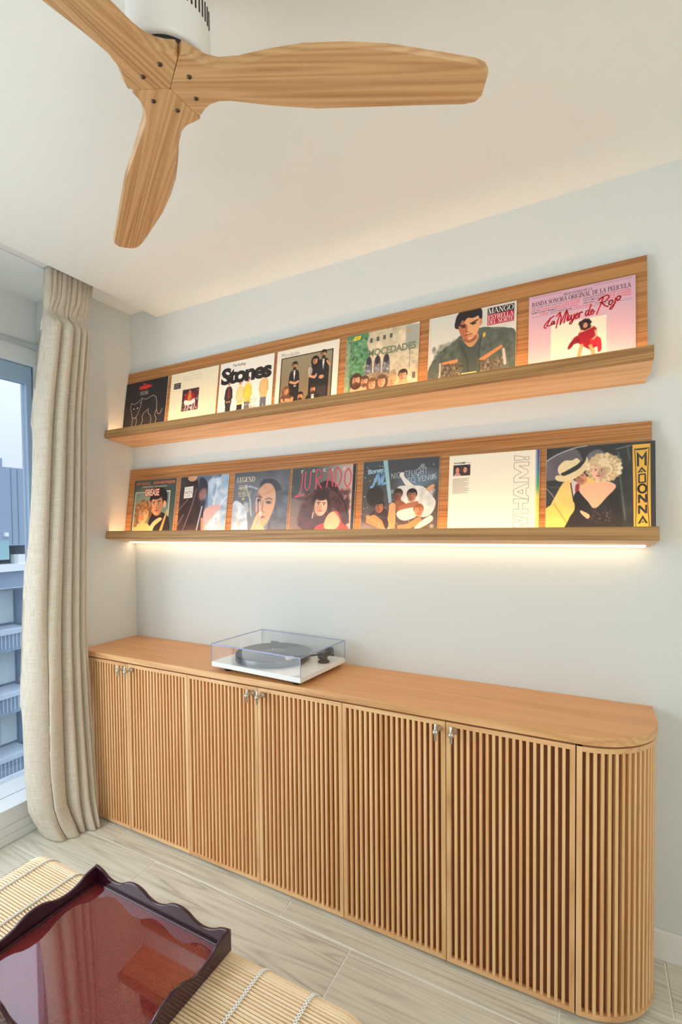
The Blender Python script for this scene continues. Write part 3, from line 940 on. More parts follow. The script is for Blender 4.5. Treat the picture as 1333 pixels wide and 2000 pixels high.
# thick-and-thin capitals with serifs: T thick line, t thin line, A arc (thick where it runs upright), s serif
def _arc(cx, cy, rx, ry, a0, a1): return ('A', cx, cy, rx, ry, a0, a1)
SERIF = {
 'A': (.92, [('t', .44, 0, .10, 1), ('T', .44, 0, .80, 1), ('t', .22, .64, .64, .64), ('s', .10, 1), ('s', .80, 1)]),
 'B': (.78, [('T', .18, 0, .18, 1), ('t', .1, .01, .42, .01), ('t', .1, .99, .45, .99), ('t', .2, .47, .42, .47), _arc(.40, .24, .22, .23, -90, 90), _arc(.43, .73, .25, .26, -90, 90)]),
 'C': (.84, [_arc(.46, .5, .38, .49, 40, 320), ('t', .76, .05, .76, .3)]),
 'D': (.88, [('T', .18, 0, .18, 1), ('t', .08, .01, .42, .01), ('t', .08, .99, .42, .99), _arc(.40, .5, .36, .49, -90, 90)]),
 'E': (.74, [('T', .18, 0, .18, 1), ('t', .08, .01, .66, .01), ('t', .08, .99, .68, .99), ('t', .2, .48, .5, .48), ('t', .65, .01, .65, .22), ('t', .67, .78, .67, .99), ('t', .5, .38, .5, .58)]),
 'F': (.70, [('T', .18, 0, .18, 1), ('t', .08, .01, .64, .01), ('t', .2, .48, .5, .48), ('t', .63, .01, .63, .22), ('s', .18, 1)]),
 'G': (.90, [_arc(.46, .5, .38, .49, 30, 320), ('t', .76, .05, .76, .28), ('T', .76, .55, .76, .95), ('t', .6, .56, .88, .56)]),
 'H': (.92, [('T', .2, 0, .2, 1), ('T', .74, 0, .74, 1), ('t', .2, .49, .74, .49), ('s', .2, 0), ('s', .2, 1), ('s', .74, 0), ('s', .74, 1)]),
 'I': (.42, [('T', .21, 0, .21, 1), ('s', .21, 0), ('s', .21, 1)]),
 'J': (.56, [('T', .36, 0, .36, .78), ('s', .36, 0), _arc(.21, .78, .15, .2, 0, 150)]),
 'L': (.70, [('T', .18, 0, .18, 1), ('s', .18, 0), ('t', .08, .99, .64, .99), ('t', .63, .72, .63, .99)]),
 'M': (1.06, [('t', .16, 0, .16, 1), ('T', .18, 0, .52, 1), ('t', .52, 1, .84, 0), ('T', .88, 0, .88, 1), ('s', .16, 1), ('s', .88, 1), ('s', .14, 0), ('s', .9, 0)]),
 'N': (.94, [('t', .17, 0, .17, 1), ('T', .17, 0, .77, 1), ('t', .77, 0, .77, 1), ('s', .17, 1), ('s', .77, 0), ('s', .13, 0)]),
 'O': (.92, [_arc(.46, .5, .38, .49, 0, 360)]),
 'P': (.74, [('T', .18, 0, .18, 1), ('s', .18, 1), ('t', .08, .01, .42, .01), ('t', .2, .52, .42, .52), _arc(.42, .265, .24, .255, -90, 90)]),
 'R': (.84, [('T', .18, 0, .18, 1), ('s', .18, 1), ('t', .08, .01, .42, .01), ('t', .2, .50, .42, .50), _arc(.42, .255, .24, .245, -90, 90), ('T', .42, .5, .74, 1), ('t', .66, .99, .84, .99)]),
 'S': (.68, [_arc(.33, .26, .22, .25, 120, 330), ('T', .17, .38, .52, .62), _arc(.34, .73, .24, .26, -50, 160), ('t', .54, .02, .54, .24), ('t', .09, .76, .09, .98)]),
 'T': (.78, [('T', .39, 0, .39, 1), ('s', .39, 1), ('t', .06, .01, .72, .01), ('t', .07, .01, .07, .24), ('t', .71, .01, .71, .24)]),
 'U': (.88, [('T', .2, 0, .2, .68), ('t', .7, 0, .7, .68), ('s', .2, 0), ('s', .7, 0), _arc(.45, .68, .25, .31, 0, 180)]),
 'Y': (.84, [('T', .10, 0, .42, .5), ('t', .74, 0, .42, .5), ('T', .42, .5, .42, 1), ('s', .42, 1), ('s', .12, 0), ('s', .72, 0)]),
 'V': (.86, [('T', .10, 0, .44, 1), ('t', .78, 0, .44, 1), ('s', .12, 0), ('s', .76, 0)]),
 ' ': (.42, []), '.': (.3, [('T', .15, .9, .15, 1)]), '-': (.5, [('t', .1, .6, .4, .6)])}

class Ink:
    def __init__(self, size): self.s, self.d = size, {}
    def _put(self, col, P, F, lift=0):
        k = (tuple(int(c) for c in col), lift)
        vs, fs = self.d.setdefault(k, ([], []))
        n = len(vs); vs += P; fs += [tuple(i+n for i in f) for f in F]
    def text(self, s, u, v, w, h, col, bold=0.0, gap=1.0, shear=0.0, rot=0.0, lift=0):
        P, F = font_mesh(s, bold, gap)
        out = []
        for x, y in P:
            X, Yv = x*w + y*shear*h, (1-y)*h
            c, n_ = math.cos(rot), math.sin(rot)
            out.append((u+X*c-(Yv-h)*0-Yv*0 + (Yv)*(-n_)*1.0 if rot else u+X, v+X*n_+Yv*c if rot else v+Yv))
        self._put(col, out, F, lift); return self
    def stroke(self, pts, w, col, lift=0):
        P, F = [], []
        for (x0, y0), (x1, y1) in zip(pts, pts[1:]):
            dx, dy = x1-x0, y1-y0; l = math.hypot(dx, dy) or 1e-9
            dx, dy = dx/l, dy/l; e = w*0.22
            n = len(P)
            for sx, q in ((0, 1), (0, -1), (1, -1), (1, 1)):
                bx, by = (x0-dx*e, y0-dy*e) if sx == 0 else (x1+dx*e, y1+dy*e)
                P.append((bx-dy*q*w/2, by+dx*q*w/2))
            F.append((n, n+3, n+2, n+1))
        self._put(col, P, F, lift); return self
    def serif(self, s, u, v, w, h, col, thick=.17, thin=.045, lift=0, slope=0.0):
        tot = sum(SERIF[c][0] for c in s); kx = w/tot; x = 0
        for c in s:
            a, parts = SERIF[c]
            T = lambda p, q: (u+(x+p)*kx, v+q*h+slope*(x+p)*kx)
            for e in parts:
                if e[0] in 'Tt':
                    th = thick if e[0] == 'T' else thin
                    flat = abs(e[4]-e[2]) < 0.05
                    self.stroke([T(e[1], e[2]), T(e[3], e[4])], th*(h if flat else kx*1.0), col, lift)
                elif e[0] == 's':
                    yy = .02 if e[2] < .5 else .98
                    self.stroke([T(e[1]-.15, yy), T(e[1]+.15, yy)], thin*h, col, lift)
                else:
                    _, cx, cy, rx, ry, a0, a1 = e
                    m_ = max(6, int(abs(a1-a0)/18))
                    for k in range(m_):
                        b0, b1 = math.radians(a0+(a1-a0)*k/m_), math.radians(a0+(a1-a0)*(k+1)/m_)
                        q = abs(math.cos((b0+b1)/2))
                        self.stroke([T(cx+rx*math.cos(b0), cy+ry*math.sin(b0)), T(cx+rx*math.cos(b1), cy+ry*math.sin(b1))], (thin+(thick-thin)*q**1.4)*kx, col, lift)
            x += a
        return self
    def poly(self, pts, col, lift=0):
        self._put(col, [tuple(p) for p in pts], [tuple(range(len(pts)))], lift); return self
    def build(self, parent, front):
        for (col, lift), (vs, fs) in self.d.items():
            me = bpy.data.meshes.new('lettering')
            me.from_pydata([((x-.5)*self.s, front-0.0003-0.00012*lift, (1-y)*self.s) for x, y in vs], [], fs)
            obj('lettering', me, ink(col), parent)

RS = 0.312
def record(P0, sb, x, label, n, cv, inkset=None, sleeve=False, size=RS, group='record sleeves on the oak ledges', depth=0.0036, extra=0.0, tilt=0.0):
    """one record sleeve leaning on the back board; x = left edge along the ledge"""
    q = math.cos(TAU)
    base = Vector(P0) + Vector((x+size/2, math.sin(-TAU)*0 + sb*math.sin(TAU) - 0.0008*q - extra*q, sb*math.cos(TAU) + (0.0008+extra)*math.sin(TAU)))
    body = bmesh.new(); box(body, -size/2, size/2, -depth, 0.0, 0.0, size, 0.0008, seg=1)
    r = obj('record_sleeve', body, M['card'], None, base, (-TAU, tilt, 0))
    tag(r, label, 'record', group)
    g = np.linspace(0, 1, n+1)
    a = np.clip(cv.a, 0, 255)
    k = cv.n
    c = a.reshape(n, 2, n, 2, 3).mean((1, 3)) if k == 2*n else a
    pad = np.pad(c, ((0, 1), (0, 1), (0, 0)), 'edge'); pad2 = np.pad(c, ((1, 0), (1, 0), (0, 0)), 'edge')
    vcol = (pad + pad2 + np.pad(c, ((1, 0), (0, 1), (0, 0)), 'edge') + np.pad(c, ((0, 1), (1, 0), (0, 0)), 'edge'))/4
    vcol = vcol*1.35 - 0.35*np.clip((np.roll(vcol, 1, 0)+np.roll(vcol, -1, 0)+np.roll(vcol, 1, 1)+np.roll(vcol, -1, 1))/4, 0, 255)
    sr = np.clip(vcol, 0, 255)/255
    ln = np.where(sr <= 0.04045, sr/12.92, ((sr+0.055)/1.055)**2.4)
    m_ = 0.0006
    UU, VV = np.meshgrid(g, g)
    co = np.stack([(UU-.5)*(size-2*m_), np.full_like(UU, -depth-0.0002), m_+(1-VV)*(size-2*m_)], -1).reshape(-1, 3)
    i = np.arange(n)[:, None]*(n+1)+np.arange(n)[None, :]
    F = np.stack([i, i+n+1, i+n+2, i+1], -1).reshape(-1, 4)
    me = bpy.data.meshes.new('cover_print')
    me.vertices.add(len(co)); me.vertices.foreach_set('co', co.ravel())
    me.loops.add(F.size); me.loops.foreach_set('vertex_index', F.ravel().astype(np.int32))
    me.polygons.add(len(F)); me.polygons.foreach_set('loop_start', np.arange(0, F.size, 4, dtype=np.int32))
    me.update(calc_edges=True)
    at = me.color_attributes.new('ink', 'FLOAT_COLOR', 'POINT')
    at.data.foreach_set('color', np.concatenate([ln, np.ones((n+1, n+1, 1))], -1).astype(np.float32).ravel())
    obj('cover_print', me, M['print'], r)
    if inkset: inkset.build(r, -depth)
    if sleeve:
        b = bmesh.new(); e = 0.004
        nx = 24
        vs = [[b.verts.new((-size/2-e+(size+2*e)*i_/nx, -depth-0.0016-0.0009*RNG.random(), 0.0+(size+e)*j_/nx)) for i_ in range(nx+1)] for j_ in range(nx+1)]
        for j_ in range(nx):
            for i_ in range(nx): b.faces.new((vs[j_][i_], vs[j_][i_+1], vs[j_+1][i_+1], vs[j_+1][i_])).smooth = True
        obj('plastic_sleeve', b, M['sleeve'], r)
    return r

SU, SL = -0.3725, -0.3775
GU, GL = 'record sleeves on the upper ledge', 'record sleeves on the lower ledge'
K = (30, 30, 32)

# --- upper 1: black, white outline drawing of a big cat
c = Cv(150, (42, 41, 46)); k = Ink(RS)
c.ell(.46, .11, .13, .045, (225, 40, 42), -.1, .5, .75)
k.text('the', .41, .035, .06, .035, (235, 70, 60), .01).text('stranglers', .33, .075, .30, .075, (238, 52, 50), .025, .85)
k.serif('FELINE', .36, .185, .20, .06, (206, 200, 190))
wcol = (205, 200, 194)
for p in ([(.17, .36), (.22, .39), (.30, .37), (.38, .33), (.42, .30), (.41, .36), (.37, .39)], [(.17, .36), (.15, .42), (.17, .50), (.20, .57), (.22, .62), (.28, .64), (.32, .61), (.36, .53), (.40, .45), (.41, .37)],
          [(.42, .31), (.52, .33), (.60, .31), (.68, .29), (.75, .33), (.78, .43), (.79, .54), (.82, .61), (.87, .63), (.91, .58), (.92, .54)],
          [(.22, .62), (.23, .70), (.21, .80)], [(.31, .62), (.33, .70), (.31, .80)], [(.58, .52), (.50, .57), (.46, .64), (.48, .70), (.43, .80)], [(.60, .50), (.60, .58), (.66, .64), (.68, .72), (.66, .80)], [(.79, .55), (.76, .63), (.80, .70), (.78, .80)]):
    k.stroke(smooth(p, 5), .007, wcol)
k.poly([(.215, .475), (.245, .465), (.258, .475), (.235, .485)], (240, 238, 232)).poly([(.305, .470), (.335, .452), (.345, .465), (.32, .48)], (240, 238, 232))
record(UP0, SU, 0.006, 'black record sleeve with a white outline drawing of a big cat, upper ledge', 150, c, k, group=GU)

# --- upper 2: cream with a small red picture
c = Cv(150, (233, 226, 198)); k = Ink(RS)
c.rect(.28, .30, .63, .66, (58, 48, 62))
c.speck(.29, .31, .62, .65, [(150, 34, 40), (40, 44, 66), (190, 150, 90), (225, 215, 205), (120, 30, 36)], 90, .008, .022, 4)
c.sp([(.33, .40), (.42, .36), (.52, .38), (.55, .48), (.48, .54), (.36, .52)], (158, 34, 38)).sp([(.34, .48), (.46, .50), (.54, .47), (.56, .54), (.44, .57), (.34, .55)], (235, 230, 224))
for q in (.36, .42, .50, .55): c.line([(q, .53), (q+.01, .59), (q-.01, .65)], .016, (232, 226, 220))
c.ell(.44, .36, .03, .04, (190, 120, 70)).ell(.44, .44, .04, .06, (200, 160, 80), op=.8)
k.text('PAUL SIMON', .28, .075, .36, .026, (190, 184, 160), -.005, 1.7).text('GRACELAND', .28, .125, .36, .026, (190, 184, 160), -.005, 1.7)
k.poly([(.075, .165), (.225, .165), (.225, .265), (.075, .265)], K)
for q in range(3): k.stroke([(.09, .187+q*.028), (.21-.02*(q % 2), .187+q*.028)], .007, (190, 185, 170), 1)
record(UP0, SU, 0.341, 'cream record sleeve with a small square red picture and a black sticker', 150, c, k, group=GU)

# --- upper 3: white, huge black word, four standing people
c = Cv(170, (238, 234, 226)); k = Ink(RS)
k.text('Stones', .03, .085, .94, .27, (34, 32, 33), .045, .86).text('The Rolling', .24, .045, .24, .055, (40, 38, 38), .012)
def stand(u, top, shirt, pants, hair, w=.055, legs=(226, 168, 128), long_=False):
    c.sp([(u-w, top+.13), (u-w*.5, top+.09), (u+w*.5, top+.09), (u+w, top+.13), (u+w*1.15, top+.30), (u+w*.8, top+.40), (u-w*.8, top+.40), (u-w*1.15, top+.30)], shirt)
    b = .82 if long_ else top+.55
    c.poly([(u-w*.9, top+.38), (u+w*.9, top+.38), (u+w*.95, b), (u+w*.12, b), (u, top+.46), (u-w*.12, b), (u-w*.95, b)], pants)
    if not long_:
        for q in (-1, 1): c.line([(u+q*w*.5, b), (u+q*w*.55, .86)], w*.62, legs)
    c.face(u, top+.035, .031, (222, 166, 128), hair)
    for q in (-1, 1): c.line([(u+q*w*1.0, top+.14), (u+q*w*1.25, top+.27), (u+q*w*.4, top+.33)], w*.40, tuple(x*.92 for x in shirt)); c.ell(u+q*w*.4, top+.33, .016, .014, (222, 166, 128))
stand(.20, .30, (52, 48, 56), (46, 44, 48), (70, 52, 44)); c.poly([(.185, .40), (.215, .40), (.225, .58), (.18, .58)], (128, 52, 48))
stand(.42, .32, (228, 206, 150), (44, 40, 44), (62, 48, 42), long_=True); stand(.56, .30, (226, 204, 84), (98, 100, 110), (96, 66, 48)); stand(.85, .26, (222, 184, 128), (92, 100, 118), (80, 56, 44), .06)
c.speck(.5, .66, .64, .74, [(120, 120, 130), (60, 56, 60), (200, 200, 205)], 40, .005, .012, 8)
for i_, (s_, u_, w_) in enumerate((('An', .67, .03), ('illustrated', .62, .13), ('record', .64, .08), ('by', .67, .03), ('ROY', .63, .11))):
    k.text(s_, u_, .60+i_*.036, w_, .02 if i_ < 4 else .035, K, .006)
record(UP0, SU, 0.665, 'white record sleeve with one huge black word above four standing people', 170, c, k, group=GU)

# --- upper 4: white border, olive picture of a group in black suits
c = Cv(190, (236, 230, 216)); k = Ink(RS)
c.rect(.075, .115, .915, 1, (42, 36, 30)); c.rect(.09, .13, .90, 1, (134, 124, 98))
a_ = c.a[int(.13*c.n):, int(.09*c.n):int(.90*c.n)]; a_ += np.linspace(18, -24, a_.shape[0])[:, None, None]
def suit(u, top, w, hair=(34, 26, 24), col=(40, 38, 40), shirt=True, beard=True, style='short', bottom=1.0, sk=(206, 150, 112)):
    c.sp([(u-w, top+.20), (u-w*.72, top+.11), (u, top+.085), (u+w*.72, top+.11), (u+w, top+.20), (u+w*1.02, bottom-.2), (u+w*.8, bottom), (u-w*.8, bottom), (u-w*1.02, bottom-.2)], col)
    if shirt:
        c.poly([(u-w*.22, top+.10), (u+w*.22, top+.10), (u+w*.02, top+.26)], (232, 226, 216)); c.poly([(u-.024, top+.108), (u+.024, top+.128), (u+.024, top+.108), (u-.024, top+.128)], K)
    c.face(u, top+.03, .043, sk, hair, beard=beard, style=style)
suit(.31, .23, .085, bottom=.80); c.line([(.25, .49), (.33, .52), (.38, .50)], .035, (206, 156, 120)); c.rect(.31, .55, .35, .565, (230, 226, 218))
suit(.64, .21, .085, beard=False, style='long', shirt=False, bottom=.82); c.line([(.56, .45), (.64, .48), (.70, .42)], .035, (210, 160, 124)); c.ell(.57, .38, .035, .06, (214, 208, 200), op=.7)
suit(.77, .14, .09, bottom=.86, col=(44, 42, 46)); c.ell(.75, .49, .04, .028, (206, 150, 112)); c.line([(.83, .28), (.87, .34)], .03, (206, 150, 112)); c.rect(.69, .62, .83, .86, (66, 64, 66), .6)
suit(.19, .58, .11, (112, 74, 48), (92, 66, 48), False, False, 'long', 1.05); c.speck(.11, .72, .32, .80, [(200, 150, 110), (120, 84, 58), (220, 180, 140)], 50, .008, .02, 12)
suit(.43, .69, .12, (30, 24, 22)); suit(.63, .62, .13, (60, 42, 32))
c.ell(.82, .84, .05, .035, (210, 160, 124))
k.text('Mocedades', .075, .045, .30, .058, (88, 80, 74), -.012)
record(UP0, SU, 0.993, 'white-bordered record sleeve with a group of people in black dinner suits', 190, c, k, group=GU)

# --- upper 5: ivy and old stone building, heads along the foot
c = Cv(200, (206, 196, 168)); k = Ink(RS)
c.cloud(10, 9, 3).cloud(8, 24, 4)
c.sp([(-.05, .02), (.30, .0), (.30, .15), (.34, .30), (.27, .45), (.30, .62), (.22, .8), (-.05, .9)], (92, 140, 104))
c.speck(-.02, .03, .29, .80, [(70, 124, 88), (112, 164, 122), (54, 98, 74), (140, 180, 136)], 420, .010, .022, 21, .6)
c.rect(.0, .06, .06, .80, (176, 176, 150), .55)
c.rect(.83, .02, 1, .30, (150, 158, 160), .7)
for i_, q in enumerate((.36, .45, .54, .63)): c.rect(q-.018, .09-.005*i_, q+.018, .15-.005*i_, (78, 80, 84), .9)
for i_, q in enumerate((.34, .46, .58)):
    c.sp([(q-.04, .62), (q-.045, .42), (q, .335), (q+.045, .42), (q+.04, .62)], (112, 108, 116)); c.ell(q, .40, .035, .06, (62, 58, 66)); c.speck(q-.035, .45, q+.035, .60, [(150, 170, 180), (90, 96, 108), (190, 196, 190)], 16, .008, .016, 30+i_)
c.sp([(.27, .60), (.45, .56), (.60, .60), (.70, .56), (.72, .70), (.60, .82), (.3, .82)], (150, 134, 104), .8); c.speck(.28, .58, .70, .78, [(172, 154, 120), (124, 108, 84), (190, 172, 140)], 120, .008, .018, 33, .6)
c.speck(.68, .30, .98, .60, [(222, 212, 186), (180, 172, 150), (150, 156, 156)], 90, .01, .03, 35, .35)
c.rect(.80, .63, .86, .78, (96, 90, 84), .8); c.rect(.93, .64, .97, .72, (80, 76, 74), .8)
c.line([(.89, .25), (.89, .60)], .006, (96, 92, 86))
for i_, (q, v_, s_, st, b_) in enumerate(((.17, .63, .062, 'long', True), (.29, .665, .055, 'short', True), (.40, .715, .055, 'long', False), (.53, .70, .058, 'long', False), (.68, .72, .05, 'short', False), (.81, .665, .056, 'short', False))):
    c.ell(q, v_+.14, .085, .10, (214, 168, 130)); c.face(q, v_, s_, (224, 170, 132), ((72, 52, 42), (84, 66, 54), (110, 82, 60), (96, 78, 66), (214, 160, 124), (66, 54, 48))[i_], beard=b_, style=st)
k.text('MOCEDADES', .325, .245, .64, .095, (74, 92, 72), .028, .95).text('MOCEDADES', .327, .249, .636, .086, (128, 142, 112), .0, 1.0, lift=1)
k.poly([(.115, .025), (.215, .022), (.20, .075), (.10, .078)], (226, 200, 40)).text('LP', .14, .035, .04, .028, (120, 100, 20), lift=1)
k.stroke([(.03, .045), (.075, .043), (.072, .09), (.028, .092), (.03, .045)], .006, (70, 84, 70)); k.poly([(.83, .07), (.86, .075), (.89, .105), (.87, .11)], (214, 150, 56))
record(UP0, SU, 1.338, 'record sleeve picturing an ivy-covered pale stone building with heads along its foot', 200, c, k, group=GU)

# --- upper 6: man in grey-green jacket on pale ground
c = Cv(220, (214, 214, 204)); k = Ink(RS)
c.line([(.02, 0), (.02, 1)], .004, (190, 190, 184))
JK = (88, 98, 90)
c.sp([(-.02, .80), (.02, .62), (.14, .45), (.30, .36), (.40, .28), (.62, .24), (.74, .26), (.90, .30), (1.0, .38), (1.04, .8), (1.0, 1.0), (0, 1.0)], JK)
c.speck(.04, .36, .98, .80, [(70, 82, 76), (112, 120, 110), (64, 74, 72), (128, 132, 120), (92, 108, 108)], 330, .010, .03, 44, .32, 1.5)
c.sp([(.36, .34), (.52, .46), (.62, .36), (.60, .52), (.56, .80), (.44, .80), (.40, .55)], (74, 84, 80))
c.sp([(.42, .30), (.58, .30), (.57, .40), (.50, .455), (.43, .38)], (204, 146, 104)); c.sp([(.42, .33), (.50, .36), (.57, .31), (.56, .37), (.50, .40), (.44, .38)], (120, 76, 56), .7)
# head
c.sp([(.335, .20), (.32, .08), (.36, .0), (.44, -.03), (.56, -.03), (.62, .02), (.625, .14), (.60, .20)], (44, 40, 42))
c.ell(.605, .17, .022, .045, (206, 142, 104), .1)
c.sp([(.355, .15), (.40, .085), (.50, .09), (.575, .075), (.60, .17), (.585, .27), (.53, .345), (.47, .365), (.41, .32), (.37, .25)], (222, 166, 120))
c.sp([(.355, .15), (.40, .10), (.44, .18), (.455, .27), (.47, .365), (.41, .32), (.37, .25)], (176, 100, 72), .85)
c.sp([(.35, .12), (.40, .05), (.50, .06), (.58, .04), (.59, .075), (.52, .10), (.46, .085), (.42, .125), (.40, .10), (.365, .17)], (44, 40, 42))
c.line([(.375, .168), (.44, .172)], .017, (52, 36, 34)).line([(.495, .165), (.575, .135)], .016, (58, 42, 38)).ell(.415, .192, .028, .011, (66, 44, 38), .1, .4).ell(.535, .172, .028, .012, (66, 46, 40), -.2, .4)
c.line([(.455, .19), (.45, .255), (.475, .262)], .013, (134, 74, 54), .8).line([(.43, .302), (.47, .297), (.515, .292)], .013, (140, 72, 62)).ell(.50, .32, .05, .012, (190, 130, 96), 0, .8, .6)
c.line([(.40, .42), (.47, .62), (.49, .80)], .020, (60, 66, 64), .7).line([(.62, .34), (.60, .56), (.62, .80)], .022, (62, 70, 68), .7).ell(.655, .335, .016, .03, (214, 184, 84), .1, .5)
c.poly([(.17, .59), (.36, .575), (.36, .625), (.18, .62)], (212, 138, 92)).poly([(.60, .62), (.85, .49), (.865, .52), (.63, .66)], (212, 136, 88))
for q in ((.18, .62, .40, .80), (.62, .64, .86, .80)):
    c.rect(*q, (112, 104, 90), .75); c.speck(*q, [(84, 76, 66), (150, 140, 120), (100, 96, 80), (66, 62, 56)], 130, .004, .011, int(q[0]*100), .8, 2.2)
c.line([(.15, .60), (.15, .72), (.14, .80)], .02, (216, 200, 190), .8); c.line([(.87, .55), (.89, .72)], .03, (222, 206, 200), .8)
k.poly([(.685, .025), (.975, .025), (.975, .105), (.685, .105)], (38, 36, 38)).poly([(.685, .105), (.975, .105), (.975, .235), (.685, .235)], (178, 32, 62))
k.serif('MANGO', .692, .032, .276, .064, (238, 234, 228), .15, .05, 1).serif('ESTRELLA', .692, .115, .276, .050, (238, 216, 218), .16, .06, 1).serif('DEL NORTE', .692, .174, .276, .050, (238, 216, 218), .16, .06, 1)
k.stroke([(.72, .27), (.90, .27)], .003, (176, 174, 168)).stroke([(.76, .287), (.86, .287)], .003, (176, 174, 168))
for q in range(14): k.stroke([(.41+q*.012, .765), (.418+q*.012, .765)], .012, (222, 206, 140))
record(UP0, SU, 1.688, 'pale record sleeve with a dark-haired man in a worn grey-green jacket', 220, c, k, group=GU)

# --- upper 7: lilac soundtrack sleeve
c = Cv(230, (216, 180, 196)); k = Ink(RS)
c.grad((212, 170, 194), (226, 190, 196), 'v', 0, .8)
c.rect(.225, .37, .745, 1.0, (236, 228, 208))
c.sp([(.50, .50), (.60, .46), (.655, .50), (.645, .58), (.60, .66), (.50, .60)], (150, 30, 44))
c.sp([(.48, .545), (.64, .555), (.69, .66), (.70, .70), (.68, .76), (.66, .70), (.60, .72), (.52, .66), (.46, .61), (.43, .66), (.395, .685), (.39, .655), (.42, .60)], (158, 32, 46)); c.sp([(.60, .60), (.68, .60), (.70, .66), (.70, .74), (.67, .76), (.66, .69), (.61, .67)], (196, 44, 60)); c.sp([(.48, .57), (.42, .62), (.40, .67), (.44, .64), (.50, .62)], (112, 22, 38), .8)
c.sp([(.50, .52), (.57, .50), (.63, .475), (.60, .455), (.55, .475), (.50, .50)], (224, 172, 136))
for p in ([(.52, .66), (.50, .74), (.48, .84)], [(.60, .68), (.625, .75), (.625, .85)]): c.line(p, .034, (206, 146, 104)); c.line(p, .014, (226, 172, 130), .7)
c.line([(.645, .52), (.655, .58), (.625, .61)], .018, (222, 168, 130))
c.ell(.55, .435, .05, .062, (48, 32, 34), 0, .15); c.speck(.50, .38, .60, .49, [(36, 24, 28), (70, 46, 44), (52, 34, 36)], 60, .008, .016, 61); c.ell(.553, .445, .021, .030, (216, 160, 128)); c.ell(.545, .44, .004, .004, K).ell(.561, .44, .004, .004, K).ell(.553, .462, .008, .004, (170, 50, 56))
D2 = (52, 36, 50)
k.serif('SELECCIONES DE LA', .345, .038, .27, .026, D2, .16, .07)
k.serif('BANDA SONORA ORIGINAL DE LA PELICULA', .03, .075, .93, .048, (40, 28, 40), .17, .075)
for q in ((.03, .022), (.03, .246)): k.stroke([(.03, q[1]), (.33 if q[1] < .1 else .97, q[1])], .0025, D2)
k.stroke([(.64, .022), (.97, .022)], .0025, D2)
RD = (226, 70, 76)
rows = [(.135, [('I JUST CALLED TO SAY I LOVE YOU.', .03, .30, D2), ('STEVIE WONDER', .335, .17, RD), ('LOVE LIGHT IN FLIGHT.', .53, .21, D2), ('STEVIE WONDER', .75, .21, RD)]),
        (.162, [("IT'S YOU.", .03, .09, D2), ('DIONNE WARWICK & STEVIE WONDER', .13, .37, RD), ('THE WOMAN IN RED.', .53, .20, D2), ('STEVIE WONDER', .74, .22, RD)]),
        (.189, [("MOMENTS AREN'T MOMENTS.", .03, .26, D2), ('DIONNE WARWICK', .30, .19, RD), ('WEAKNESS.', .53, .11, D2), ('DIONNE WARWICK & S. WONDER', .65, .31, RD)]),
        (.216, [('WONDER', .11, .09, RD), ("DON'T DRIVE DRUNK.", .22, .21, D2), ('STEVIE WONDER', .44, .18, RD), ("IT'S MORE THAN YOU", .64, .22, D2)])]
for v_, it in rows:
    for s_, u_, w_, cc in it: k.text(s_, u_, v_, w_, .019, cc, .006)
RR = (214, 40, 52)
def scr(pts, w=.016): k.stroke(smooth(pts, 6), w, RR)
def sc2(x, y, s, glyphs):
    for g_ in glyphs: scr([(x+p*s, y-p*s*0.10+q*s) for p, q in g_], .0135)
sc2(.155, .285, .1, [[(1.0, .0), (.55, .25), (.10, .75), (.05, 1.05), (.25, 1.12)], [(.62, .1), (.48, .5), (.30, .92), (.55, .95), (.85, .90)], [(1.02, .62), (.82, .62), (.74, .82), (.86, .92), (1.02, .65), (1.0, .92), (1.1, .9)]])
sc2(.275, .250, .15, [[(.0, .25), (.22, .02), (.26, .1), (.10, .60), (.0, 1.12)], [(.24, .1), (.32, .4), (.26, .95)], [(.26, .95), (.50, .35), (.66, .02), (.70, .08), (.58, .5), (.50, .90)], [(.66, .1), (.76, .3), (.70, .62), (.74, .82)],
    [(.86, .42), (.78, .68), (.86, .78), (1.0, .45), (.96, .75), (1.04, .78)], [(1.16, .42), (1.10, .8), (.98, 1.08), (.86, 1.05), (.95, .92), (1.2, .75)], [(1.24, .62), (1.38, .56), (1.36, .44), (1.26, .50), (1.22, .70), (1.32, .80), (1.46, .64)], [(1.50, .42), (1.46, .80)], [(1.49, .56), (1.60, .42), (1.66, .5)]])
sc2(.545, .235, .13, [[(.30, .42), (.12, .46), (.06, .72), (.16, .84), (.30, .52)], [(.46, -.02), (.32, .5), (.28, .82), (.38, .84)], [(.46, .66), (.60, .58), (.56, .46), (.46, .52), (.44, .74), (.54, .86), (.72, .62)]])
sc2(.655, .175, .17, [[(.10, .14), (.34, .02), (.24, .40), (.0, 1.02)], [(.16, .10), (.52, -.04), (.66, .10), (.50, .30), (.26, .38)], [(.30, .38), (.44, .60), (.62, .72)], [(.80, .36), (.68, .42), (.66, .60), (.76, .64), (.86, .48), (.78, .36)], [(1.0, .30), (.94, .66), (.80, .92), (.70, .90), (.80, .76), (1.02, .58)], [(1.20, .22), (1.08, .28), (1.06, .46), (1.16, .50), (1.26, .34), (1.18, .22)]])
record(UP0, SU, 2.040, 'lilac pink record sleeve with red script and a woman in a red dress', 230, c, k, group=GU)

